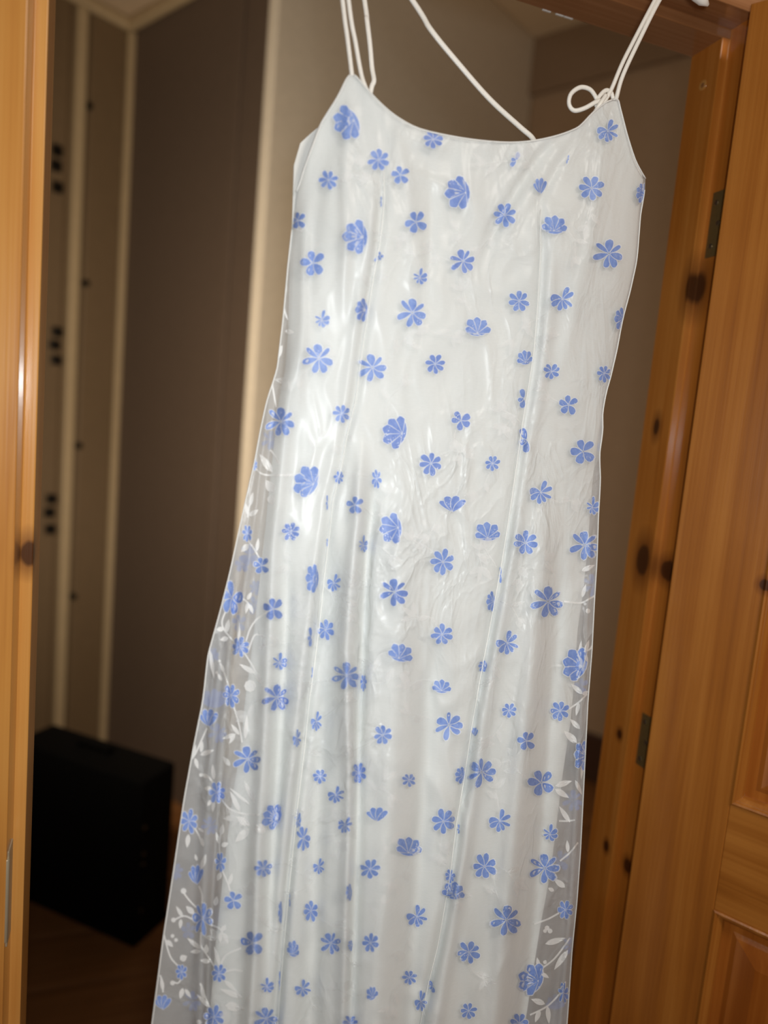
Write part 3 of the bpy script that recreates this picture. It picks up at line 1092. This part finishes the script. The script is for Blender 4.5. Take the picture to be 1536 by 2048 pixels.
def flower_petals(kind, x, y, r, rot, rnd):
    """-> petal outlines and centre ring; y runs downwards, angles counter-clockwise."""
    out = []
    if kind in 'ASE':
        n = {'A': 7, 'S': 7, 'E': 5}[kind]
        if kind == 'A':
            angs = [90, 38, 140, 195, 255, 300, 345]
            lens = [0.86, 0.86, 1.0, 1.05, 0.92, 0.95, 0.88]
            wds = [0.30, 0.15, 0.17, 0.22, 0.22, 0.25, 0.24]
        elif kind == 'S':
            angs = [i * 360 / 7 + 12 for i in range(7)]
            lens = [0.9 + 0.16 * rnd.random() for _ in angs]
            wds = [0.24 + 0.06 * rnd.random() for _ in angs]
        else:
            angs = [95, 35, 165, 235, 305]
            lens = [0.9, 1.0, 0.95, 0.95, 1.0]
            wds = [0.30, 0.30, 0.33, 0.36, 0.36]
        for a, l, wd in zip(angs, lens, wds):
            a = math.radians(a + rot + rnd.uniform(-5, 5))
            out.append(blob(x + math.cos(a) * r * 0.10, y - math.sin(a) * r * 0.10, a, r * l * 0.92, r * wd, 0.06 * rnd.random(), curve=rnd.uniform(-0.12, 0.12)))
        ring = (x, y, r * 0.11)
    elif kind == 'F':                 # seen from the side: a fan of lobes out of a rounded base
        m_ = math.radians(rot)
        bx, by = x - math.cos(m_) * r * 0.62, y + math.sin(m_) * r * 0.62
        capp = []
        for k in range(-4, 13):
            t = math.radians(90 + k * 22.5)
            fx, fy = math.cos(t) * r * 0.62 - r * 0.22, math.sin(t) * r * 0.90
            if math.cos(t) > 0:
                fx = math.cos(t) * r * 0.2 - r * 0.22
            capp.append((x + math.cos(m_) * fx - math.sin(m_) * fy, y - math.sin(m_) * fx - math.cos(m_) * fy))
        out.append(capp)
        for da, l, wd in ((-70, 1.06, 0.30), (-33, 1.22, 0.32), (1, 1.26, 0.33), (36, 1.24, 0.32), (71, 1.04, 0.30)):
            a = m_ + math.radians(da + rnd.uniform(-3, 3))
            out.append(wedge(bx, by, a, r * l * rnd.uniform(0.95, 1.05), math.radians(15.5)))
        ring = None
    elif kind == 'B':                 # butterfly shape: one broad lobe group, three narrow petals
        for da, l, wd in ((165, 0.95, 0.34), (205, 1.0, 0.24), (250, 0.95, 0.22), (285, 0.85, 0.18), (62, 1.05, 0.22), (20, 1.0, 0.20), (-38, 0.95, 0.15)):
            a = math.radians(da + rot)
            out.append(blob(x + math.cos(a) * r * 0.06, y - math.sin(a) * r * 0.06, a, r * l * 0.95, r * wd, 0.04, curve=rnd.uniform(-0.1, 0.1)))
        ring = (x, y, r * 0.12)
    elif kind == 'K':                 # small windblown flower: one tall petal, wisps and a round lobe
        for da, l, wd in ((88, 1.15, 0.20), (150, 0.95, 0.12), (195, 0.85, 0.13), (235, 0.8, 0.16), (285, 0.85, 0.26), (332, 0.85, 0.28), (25, 0.9, 0.27)):
            a = math.radians(da + rot)
            out.append(blob(x, y, a, r * l * 0.95, r * wd, 0.03, curve=rnd.uniform(-0.15, 0.15)))
        ring = None
    elif kind == 'T':                 # tulip cup standing up
        for da, l, wd in ((128, 1.4, 0.24), (105, 1.65, 0.30), (82, 1.65, 0.30), (58, 1.45, 0.26)):
            a = math.radians(da + rot - 90)
            m_ = math.radians(rot)
            out.append(blob(x - math.cos(m_) * r * 0.75, y + math.sin(m_) * r * 0.75, a, r * l, r * wd, 0.04))
        ring = None
    elif kind == 'P':                 # what shows of a flower cut by a seam: two petals
        for da, l, wd in ((100, 1.0, 0.30), (260, 1.0, 0.30), (200, 0.6, 0.24)):
            a = math.radians(da + rot)
            out.append(blob(x, y, a, r * l, r * wd, 0.03))
        ring = None
    return out, ring


def put_poly(vs, fs, fm, pts, fn, off, mi):
    cx = sum(p[0] for p in pts) / len(pts)
    cy = sum(p[1] for p in pts) / len(pts)
    b = len(vs)
    vs.append(fn(cx, cy, off))
    # two rings so that the print follows the folds
    for k in (0.55, 1.0):
        for p in pts:
            vs.append(fn(cx + (p[0] - cx) * k, cy + (p[1] - cy) * k, off))
    n = len(pts)
    for i in range(n):
        j = (i + 1) % n
        fs.append((b, b + 1 + i, b + 1 + j))
        fs.append((b + 1 + i, b + 1 + n + i, b + 1 + n + j, b + 1 + j))
        fm += [mi, mi]


def clampf(u, v):
    L, R = L_t(v) + 2, R_t(v) - 2
    u = max(L, min(R, u))
    return u, max(v, top_v(u) + 2)


def ffront(u, v, off):
    u, v = clampf(u, v)
    return SURF(u, v, off) - DO


def fback(u, v, off):
    u, v = clampf(u, v)
    s = (u - L_t(v)) / (R_t(v) - L_t(v))
    return sheer_back(u, v, s) - Vector((0, off, 0)) - DO


def grow(pts, cx, cy, k, add):
    out = []
    for x, y in pts:
        dx, dy = x - cx, y - cy
        l = math.hypot(dx, dy) or 1
        out.append((x + dx * (k - 1) + dx / l * add, y + dy * (k - 1) + dy / l * add))
    return out


def flower(x, y, r, kind, rot=0, glit=False, fn=ffront, parent=None, sx=1.0, sy=1.0, halo=True):
    rnd = random.Random(int(x * 31 + y * 17))
    pet, ring = flower_petals(kind, 0, 0, r, rot, rnd)
    tr = lambda P: [(x + a * sx, y + b * sy) for a, b in P]
    vs, fs, fm = [], [], []
    for i, P in enumerate(pet):
        if halo:
            cx = sum(p[0] for p in P) / len(P)
            cy = sum(p[1] for p in P) / len(P)
            put_poly(vs, fs, fm, tr(grow(P, cx, cy, 1.0, 1.0 + 0.03 * r)), fn, 0.0006 + 0.00014 * i, 1)
        put_poly(vs, fs, fm, tr(P), fn, 0.00067 + 0.00014 * i, 0)
    if ring:
        a, b, q = ring
        q = max(q, 1.8)
        n = 10
        base = len(vs)
        for k in range(n):
            t = 2 * math.pi * k / n
            for rr in (q, q * 0.55):
                vs.append(fn(x + (a + math.cos(t) * rr) * sx, y + (b + math.sin(t) * rr) * sy, 0.0018))
        for k in range(n):
            j = (k + 1) % n
            fs.append((base + 2 * k, base + 2 * j, base + 2 * j + 1, base + 2 * k + 1))
            fm.append(2)
    mats = [M['blue_deep'] if glit else M['blue'], M['white_edge'], M['thread']]
    if fn is fback:
        mats[0] = M['blue_back']
    return pyobj('flower', vs, fs, None, parent or front, False, mats, fm)


FL = '''
688 250 36 F 205|866 279 20 S 0 g|757 320 22 S 20|801 350 20 E 0|657 360 20 S 8|911 387 34 F 185 g|1032 320 17 P -30|1081 372 20 T 95 . .8 1|1183 376 26 S 10
1281 383 22 F 150 . .6 1|1010 430 24 S 5|1109 446 26 F 85|832 444 24 E 20|706 474 34 F 180|596 441 18 E 10|1216 262 24 B 10|1218 507 32 A 0|626 526 27 E 10
926 522 27 A 20 g|841 555 18 K 0|757 515 11 P 120|721 620 24 F 180 g .7 1|825 625 32 A 0|955 650 26 F 90|1038 602 22 S 30|1125 598 26 B 5|1238 638 24 F 180 . .6 1
645 640 19 K 0|638 717 33 A 0|745 735 31 A 8|870 728 20 S 0 g|1050 713 19 F 95 . .85 1|1103 743 17 S 0|1208 747 18 S 10 . .8 1|1047 797 20 P 0|1137 810 21 E 0
562 843 32 A 0|683 827 19 S 10|785 862 33 F 165 g|922 841 21 E 90 g|1052 880 26 P 10 g|1166 903 27 E 15|862 927 24 S 18 g|985 927 16 S 0|608 960 34 F 155
678 955 13 S 0 . .8 1|753 958 18 S 30 . .6 1.1|710 1010 19 E 0|906 1008 25 T 90 g 1.25 .8|1082 985 25 B 5|1186 1014 20 K 0 . .8 1|582 1063 19 S 12 g|778 1057 30 F 185 g
975 1060 26 F 90|1051 1086 25 S 25|1170 1090 32 A 5|727 1090 19 K 0 . .6 1|523 1131 18 E 5|495 1067 18 S 0 . .6 1|622 1156 30 F 175 . .6 1|668 1166 19 B 5 . .8 1
886 1124 26 S 8|789 1184 31 A 5 g|1002 1150 17 P 0 . .45 1|980 1203 20 F 180 . .6 1|1096 1203 35 A 0|463 1196 32 E 60 . .72 1.1|547 1218 24 E 5 g|651 1260 22 S 20 . .8 1
622 1274 20 P 0 . .6 1|884 1269 22 S 22|1015 1286 25 B 20|802 1302 25 F 75|480 1294 21 S 12 . .85 1|560 1325 19 K 0|693 1351 31 A 3|727 1365 16 S 0 . .4 1.1
964 1332 12 F 180|1145 1326 34 F 160|884 1370 19 F 85|462 1391 22 S 12 . .8 1.1|553 1395 30 A 0 g|418 1436 22 T 92|633 1443 19 B 15 . .65 1.1|594 1477 17 B 20 . .55 1.1
766 1470 20 S 25|898 1450 30 A 60|950 1464 11 T 90 . .7 1|1018 1421 16 S 0|1120 1422 21 S 10|495 1518 30 A 8|1053 1482 20 E 5|1161 1511 30 F 175 . .7 1|640 1553 15 S 0
718 1546 22 S 15 . .7 1|818 1560 14 S 0|918 1550 17 F 170 . .8 1|963 1544 31 A 60|1082 1565 28 E 12|672 1590 18 B 10|434 1585 22 S 10 . .8 1|541 1632 26 F 160
378 1643 23 S 15 . .8 1.1|755 1629 22 T 90 . 1.15 .8|690 1650 19 B -10 . .8 1|596 1640 20 K 20 . .4 1.1|607 1676 26 A 20 . .6 1.1|887 1643 25 S 0|1000 1642 24 B 10|1101 1668 19 K 0
818 1690 26 F 85|527 1737 19 S 10|441 1725 19 S 5 . .6 1.1|393 1750 22 T 95 . .8 1.1|638 1733 17 B 15 . .75 1|740 1738 21 S 0|969 1733 26 S 12|1090 1736 33 A 8|467 1801 20 E 5
697 1785 14 F 180 . .6 1.2|900 1752 15 S 0 . .7 1|908 1779 23 F 80|622 1822 22 S 20 . .7 1|405 1836 31 A 85 . .75 1.1|834 1833 23 B 20|1013 1840 34 A 0|1131 1820 20 S 15 . .8 1
505 1886 26 E 12|587 1895 22 F 80 . .6 1|662 1886 25 A 25 . .9 1|741 1886 21 S 20 . .8 1|700 1891 11 F 180 . .6 1|938 1904 24 S 15|363 1944 16 S 10 . .75 1|438 1947 19 S 5 . .85 1
535 1973 17 K 10|606 1977 18 B 20|819 1955 15 S 10|865 1973 13 P 20|743 1984 17 F 105 . .7 1.1|1058 1955 33 F 160|842 2003 20 B 30 . .7 1.1|326 2005 20 T 92 . 1 .9|428 2034 24 S 12 . .9 1
533 2037 26 A 10|937 2022 17 S 8|1038 2046 20 S 0|1127 1985 22 A 30 . .5 1.1|700 2046 16 S 0|760 512 9 P 0|1135 318 10 P 150 . .5 1|763 403 11 P 0 . .4 1|510 928 12 F 20 . .6 1
586 395 12 P 0 . .3 1|560 1825 18 F 180 . .3 1.3|580 1800 12 P 0 . .3 1.2|625 1350 12 P 0 . .3 1.4|655 1005 14 P 0 . .4 1.1|655 1085 8 P 0 . .5 1|560 1962 18 P 0 . .25 1.2|918 1658 10 P 0 . .6 1
'''
nfl = 0
FPOS = []
for line in FL.strip().splitlines():
    for it in line.split('|'):
        q = it.split()
        x, y, r, kind, rot = float(q[0]), float(q[1]), float(q[2]), q[3], float(q[4])
        g = len(q) > 5 and q[5] == 'g'
        sx = float(q[6]) if len(q) > 6 else 1.0
        sy = float(q[7]) if len(q) > 7 else 1.0
        flower(x, y, r, kind, rot, g, ffront, front, sx, sy)
        FPOS.append((x, y, r))
        nfl += 1
# flowers of the back layer, seen dimly through the sheer sides
for (x, y, r, kind, rot) in ((541, 880, 22, 'A', 0), (500, 1110, 26, 'A', 0), (484, 1128, 18, 'E', 0), (428, 1392, 28, 'F', 90), (436, 1465, 22, 'A', 0), (512, 1175, 16, 'S', 0), (508, 1210, 20, 'E', 10),
                             (478, 1245, 18, 'E', 0), (425, 1310, 16, 'S', 0), (377, 1860, 18, 'E', 0), (350, 1740, 18, 'S', 0), (420, 1650, 20, 'A', 0), (1185, 1170, 26, 'A', 10), (1162, 1372, 18, 'E', 0),
                             (1120, 1720, 22, 'E', 0), (1145, 1600, 24, 'A', 0), (1110, 2000, 22, 'F', 90), (1140, 1890, 20, 'A', 0), (385, 2000, 22, 'A', 0), (1200, 895, 10, 'S', 0), (452, 1830, 20, 'A', 0)):
    flower(x, y, r, kind, rot, False, fback, back, 0.9, 1.0, False)

# ---- white leaf sprigs of the print
def leaf_pts(x0, y0, x1, y1, wd):
    dx, dy = x1 - x0, y1 - y0
    l = math.hypot(dx, dy) or 1
    nx, ny = -dy / l, dx / l
    A, B = [], []
    for k in range(7):
        t = k / 6
        wv = wd * math.sin(math.pi * t ** 0.8) ** 0.9
        A.append((x0 + dx * t + nx * wv, y0 + dy * t + ny * wv))
        B.append((x0 + dx * t - nx * wv, y0 + dy * t - ny * wv))
    return A + B[-2:0:-1]


def stem_strip(vs, fs, fm, pts, wd, fn, off):
    P = [Vector((a, b, 0)) for a, b in pts]
    path = catmull(P, 6)
    b = len(vs)
    for i, p in enumerate(path):
        t = (path[min(i + 1, len(path) - 1)] - path[max(i - 1, 0)])
        t.normalize()
        nx, ny = -t.y, t.x
        vs.append(fn(p.x + nx * wd, p.y + ny * wd, off))
        vs.append(fn(p.x - nx * wd, p.y - ny * wd, off))
    for i in range(len(path) - 1):
        a = b + 2 * i
        fs.append((a, a + 1, a + 3, a + 2))
        fm.append(0)


def sprig(stem, leaves, buds=(), wd=1.7, lw=5.5, fn=ffront, parent=None, mat='white_print'):
    for (x, y, rr) in buds:
        if not stem or min(math.hypot(x - a, y - b) for a, b in stem) > 14:
            bv, bf, bm_ = [], [], []
            put_poly(bv, bf, bm_, [(x + math.cos(t * math.pi / 4) * rr, y + math.sin(t * math.pi / 4) * rr) for t in range(8)], fn, 0.0008, 0)
            pyobj('bud', bv, bf, M['white_print'], parent or front, False)
    if not stem:
        for lf in leaves:
            lv_, lf_, lm_ = [], [], []
            put_poly(lv_, lf_, lm_, leaf_pts(*lf[:4], lf[4]), fn, 0.0007, 0)
            pyobj('leaf', lv_, lf_, M['white_print'], parent or front, False)
        return None
    vs, fs, fm = [], [], []
    if len(stem) > 1:
        stem_strip(vs, fs, fm, stem, wd, fn, 0.0006)
    for lf in leaves:
        x0, y0, x1, y1 = lf[:4]
        put_poly(vs, fs, fm, leaf_pts(x0, y0, x1, y1, lf[4] if len(lf) > 4 else lw), fn, 0.0007, 0)
    for (x, y, r) in buds:
        if min(math.hypot(x - a, y - b) for a, b in stem) > 14:
            continue
        put_poly(vs, fs, fm, [(x + math.cos(t * math.pi / 4) * r, y + math.sin(t * math.pi / 4) * r) for t in range(8)], fn, 0.0008, 0)
    return pyobj('leaf_sprig', vs, fs, M[mat], parent or front, False)


SP = [
    ([(510, 937), (525, 948), (548, 951), (585, 950)], [(545, 945, 519, 908, 7), (548, 985, 531, 960, 9), (540, 990, 545, 1010, 8)], []),
    ([(495, 1035), (498, 1015), (504, 1000)], [(500, 1012, 506, 984, 4), (497, 1032, 490, 1005, 4), (498, 1032, 517, 1019, 5)], []),
    ([(495, 1080), (508, 1098), (518, 1115)], [(498, 1088, 482, 1104, 6), (513, 1103, 517, 1076, 4)], []),
    ([(470, 1196), (488, 1199), (500, 1212), (505, 1222)], [(494, 1200, 503, 1184, 4), (496, 1204, 491, 1228, 4), (499, 1208, 506, 1228, 4)], []),
    ([(452, 1220), (444, 1244), (450, 1262), (472, 1288)], [(452, 1266, 458, 1238, 5), (448, 1258, 432, 1259, 5), (457, 1276, 440, 1280, 5), (478, 1288, 476, 1236, 4)], []),
    ([(535, 1224), (514, 1238), (500, 1258), (492, 1282)], [], []),
    ([(497, 1300), (510, 1270), (530, 1275)], [], [(527, 1290, 4), (520, 1296, 3)]),
    ([(488, 1305), (505, 1332), (520, 1362)], [(512, 1348, 478, 1328, 5), (508, 1340, 525, 1370, 4)], [(500, 1372, 12)]),
    ([(458, 1375), (450, 1350), (440, 1326)], [(448, 1345, 441, 1326, 3.5), (444, 1362, 434, 1346, 3.5)], [(439, 1322, 3), (433, 1345, 3)]),
    ([(466, 1408), (478, 1450), (484, 1485)], [(479, 1470, 462, 1448, 4), (472, 1468, 444, 1478, 4.5), (470, 1468, 458, 1488, 4), (490, 1478, 494, 1430, 4.5)], []),
    ([(414, 1456), (404, 1478), (392, 1505), (384, 1518)], [(402, 1505, 405, 1482, 4), (386, 1516, 392, 1488, 3), (400, 1510, 428, 1500, 5), (390, 1516, 396, 1538, 4)], []),
    ([], [(460, 1532, 446, 1513, 5), (420, 1300, 428, 1358, 4), (510, 1605, 488, 1562, 5), (500, 1610, 458, 1575, 3)], []),
    ([(428, 1568), (415, 1552), (400, 1550)], [(418, 1555, 402, 1548, 4), (428, 1560, 425, 1528, 4), (424, 1578, 408, 1576, 5)], [(402, 1550, 4)]),
    ([(444, 1600), (460, 1618), (488, 1628), (520, 1630)], [(424, 1600, 414, 1612, 4), (428, 1602, 425, 1625, 3.5)], []),
    ([], [(500, 1652, 471, 1632, 7), (498, 1658, 470, 1684, 8), (512, 1650, 530, 1665, 10), (480, 1624, 460, 1582, 5)], []),
    ([(388, 1654), (398, 1672), (404, 1690)], [(377, 1668, 374, 1696, 5), (403, 1676, 407, 1694, 3.5), (408, 1664, 396, 1656, 3)], []),
    ([(440, 1710), (439, 1690), (442, 1660)], [(440, 1690, 432, 1664, 4), (442, 1670, 446, 1648, 5), (442, 1692, 457, 1686, 5)], []),
    ([(444, 1740), (455, 1765), (460, 1782)], [(442, 1745, 434, 1762, 5), (458, 1770, 464, 1746, 4)], []),
    ([(398, 1772), (404, 1790), (404, 1808)], [(402, 1738, 412, 1708, 5), (394, 1722, 390, 1708, 3)], []),
    ([(392, 1815), (378, 1800), (366, 1784)], [(388, 1828, 372, 1812, 6), (430, 1812, 434, 1792, 5)], [(367, 1782, 6)]),
    ([(388, 1840), (368, 1832), (348, 1840)], [(366, 1835, 352, 1812, 4), (362, 1838, 360, 1858, 4)], [(347, 1840, 5)]),
    ([(422, 1850), (440, 1858), (450, 1878)], [(444, 1862, 451, 1850, 5), (441, 1864, 440, 1886, 4), (448, 1866, 456, 1888, 4)], []),
    ([(402, 1864), (402, 1890), (414, 1910), (430, 1935)], [(402, 1898, 374, 1876, 5), (402, 1902, 380, 1904, 4.5), (412, 1908, 413, 1888, 5), (420, 1924, 400, 1920, 5), (440, 1934, 428, 1892, 4)], []),
    ([(328, 1870), (340, 1912), (356, 1932)], [(332, 1880, 346, 1894, 5), (360, 1920, 374, 1912, 7)], [(345, 1872, 4), (352, 1880, 4)]),
    ([(440, 1938), (450, 1912), (482, 1896)], [], []),
    ([(448, 1944), (468, 1940), (485, 1942)], [(448, 1960, 475, 1985, 4), (485, 1995, 440, 1978, 6)], []),
    ([(364, 1956), (356, 1966), (346, 1964)], [(366, 1976, 360, 1998, 5), (370, 1978, 382, 1996, 4)], [(345, 1966, 5)]),
    ([(422, 2020), (412, 1998), (400, 1966)], [(420, 2016, 393, 1988, 4), (408, 2000, 402, 1965, 4), (400, 2040, 396, 2050, 6), (450, 2010, 490, 2018, 9)], []),
    ([(326, 1985), (325, 1965), (320, 1950)], [(326, 1982, 322, 1952, 4)], []),
    ([(560, 930), (545, 905), (540, 900)], [], []),
    ([(566, 540), (572, 575), (567, 610), (575, 640)], [(572, 545, 570, 530, 3), (570, 662, 588, 665, 5)], []),
    ([(543, 760), (548, 790), (552, 815)], [(545, 720, 565, 690, 9)], []),
    # right sheer side
    ([(1128, 1203), (1160, 1206), (1178, 1198), (1192, 1190)], [(1164, 1195, 1172, 1168, 4)], [(1176, 1222, 5), (1170, 1208, 3)]),
    ([], [(1163, 1142, 1190, 1130, 5), (1158, 1330 - 20, 1163, 1280, 3)], []),
    ([(1165, 1305), (1180, 1298), (1188, 1285)], [(1170, 1305, 1178, 1280, 4), (1168, 1308, 1176, 1325, 4)], []),
    ([(1138, 1418), (1158, 1404), (1174, 1388)], [(1165, 1388, 1142, 1368, 5), (1158, 1405, 1152, 1432, 4), (1165, 1390, 1176, 1382, 4)], []),
    ([], [(1154, 1486, 1128, 1462, 7), (1160, 1458, 1140, 1438, 5), (1110, 1572, 1144, 1562, 6), (1110, 1578, 1138, 1596, 6), (1150, 1560, 1164, 1590, 4), (1140, 1645, 1118, 1612, 5), (1162, 1560, 1168, 1500, 3)], []),
    ([(1120, 1722), (1140, 1705), (1156, 1685)], [(1136, 1705, 1134, 1680, 4), (1130, 1775, 1108, 1758, 6), (1108, 1782, 1096, 1776, 4)], []),
    ([(1068, 1848), (1096, 1838), (1118, 1826)], [(1090, 1888, 1132, 1876, 6), (1136, 1900, 1108, 1940, 6)], [(1094, 1856, 5), (1100, 1862, 5), (1090, 1862, 4)]),
    ([(1082, 1938), (1110, 1916), (1140, 1876)], [(1078, 1935, 1074, 1915, 4), (1088, 1928, 1092, 1920, 4), (1082, 1946, 1098, 1956, 4)], []),
    ([(1060, 2030), (1095, 2012), (1122, 1985)], [(1090, 2008, 1062, 1998, 6), (1080, 2020, 1070, 2045, 5), (1095, 2012, 1098, 2048, 5), (1120, 1990, 1132, 1962, 5)], []),
    ([(1150, 1640), (1135, 1642), (1118, 1642)], [], []),
]
for st, lv, bd in SP:
    sprig(st, lv, bd)

# fainter sprigs on the lined part, one or two by each flower
rs = random.Random(5)
ns = 0
for (x, y, r) in FPOS:
    if r < 15 or not (LL_t(y) + 30 < x < LR_t(y) - 30) or ns > 170:
        continue
    a = rs.uniform(0, 2 * math.pi)
    l = rs.uniform(38, 62)
    bnd = rs.uniform(-0.6, 0.6)
    P = [(x + math.cos(a) * r, y + math.sin(a) * r), (x + math.cos(a + bnd * 0.4) * (r + l * 0.5), y + math.sin(a + bnd * 0.4) * (r + l * 0.5)),
         (x + math.cos(a + bnd) * (r + l), y + math.sin(a + bnd) * (r + l))]
    if any((px - fx) ** 2 + (py - fy) ** 2 < (fr_ + 4) ** 2 for px, py in P[1:] for fx, fy, fr_ in FPOS if (fx, fy) != (x, y)):
        a += math.pi * 0.6
        P = [(x + math.cos(a + bnd * q) * (r + l * q * 0.8), y + math.sin(a + bnd * q) * (r + l * q * 0.8)) for q in (0, 0.5, 1)]
    if any(v < top_v(u) + 14 or not (LL_t(v) < u < LR_t(v)) for u, v in P):
        continue
    ex, ey = P[2]
    mx, my = P[1]
    lv = []
    for (bx, by, da) in ((ex, ey, 0.1), (ex, ey, 0.9), (mx, my, -0.8), (ex, ey, -0.8)):
        ll = rs.uniform(20, 34)
        lv.append((bx, by, bx + math.cos(a + bnd + da) * ll, by + math.sin(a + bnd + da) * ll, rs.uniform(4.5, 8)))
    sprig(P, lv[:rs.choice((3, 3, 4))], (), 1.2, mat='white_faint')
    ns += 1

# ================================================================ HANGER
hg = empty('clothes_hanger', hc)
tag(hg, 'white plastic clothes hanger, one rounded arm tip showing at the top right', 'hanger')
pts = []
for k in range(13):
    t = -1 + 2 * k / 12
    z = armz(hx + t * hw) - hc.z
    pts.append(Vector((t * hw, 0, z)))
# rounded tips
vs, fs = [], []
path = catmull(pts, 5)
seg = 14
N = len(path)
for i, p in enumerate(path):
    t = (path[min(i + 1, N - 1)] - path[max(i - 1, 0)]).normalized()
    a = t.cross(Vector((0, 1, 0))).normalized()
    e = min(i, N - 1 - i) / 2.5
    cap = math.sqrt(max(0.0, 1 - (1 - min(1, e + 0.02)) ** 2))
    for k in range(seg):
        th = 2 * math.pi * k / seg
        vs.append(p + a * (math.cos(th) * 0.0095 * cap) + Vector((0, 1, 0)) * (math.sin(th) * 0.0055 * cap))
for i in range(N - 1):
    for k in range(seg):
        fs.append((i * seg + k, i * seg + (k + 1) % seg, (i + 1) * seg + (k + 1) % seg, (i + 1) * seg + k))
fs.append(tuple(range(seg))[::-1])
fs.append(tuple((N - 1) * seg + k for k in range(seg)))
pyobj('arm', vs, fs, M['white_plastic'], hg)
hook = [Vector((0, 0, 0.0)), Vector((0, 0, 0.03))]
for k in range(11):
    t = math.radians(-90 + 24 * k)
    hook.append(Vector((0.016 * math.cos(t) , 0, 0.052 + 0.016 * math.sin(t))))
tube('hook', hook, 0.0020, M['steel'], hg, 8, 4)
# nail that carries the hook, driven into the wall above the frame
nl = obj('nail', cyl_bm((0, -0.033, 0), (0, 1, 0), 0.0016, 0.085, 10), M['steel'])
nl.location = (hx, 0.006, hc.z + 0.0645)
tag(nl, 'steel nail above the door frame carrying the hanger hook', 'nail')
print('flowers', nfl, 'sprigs', ns + len(SP))
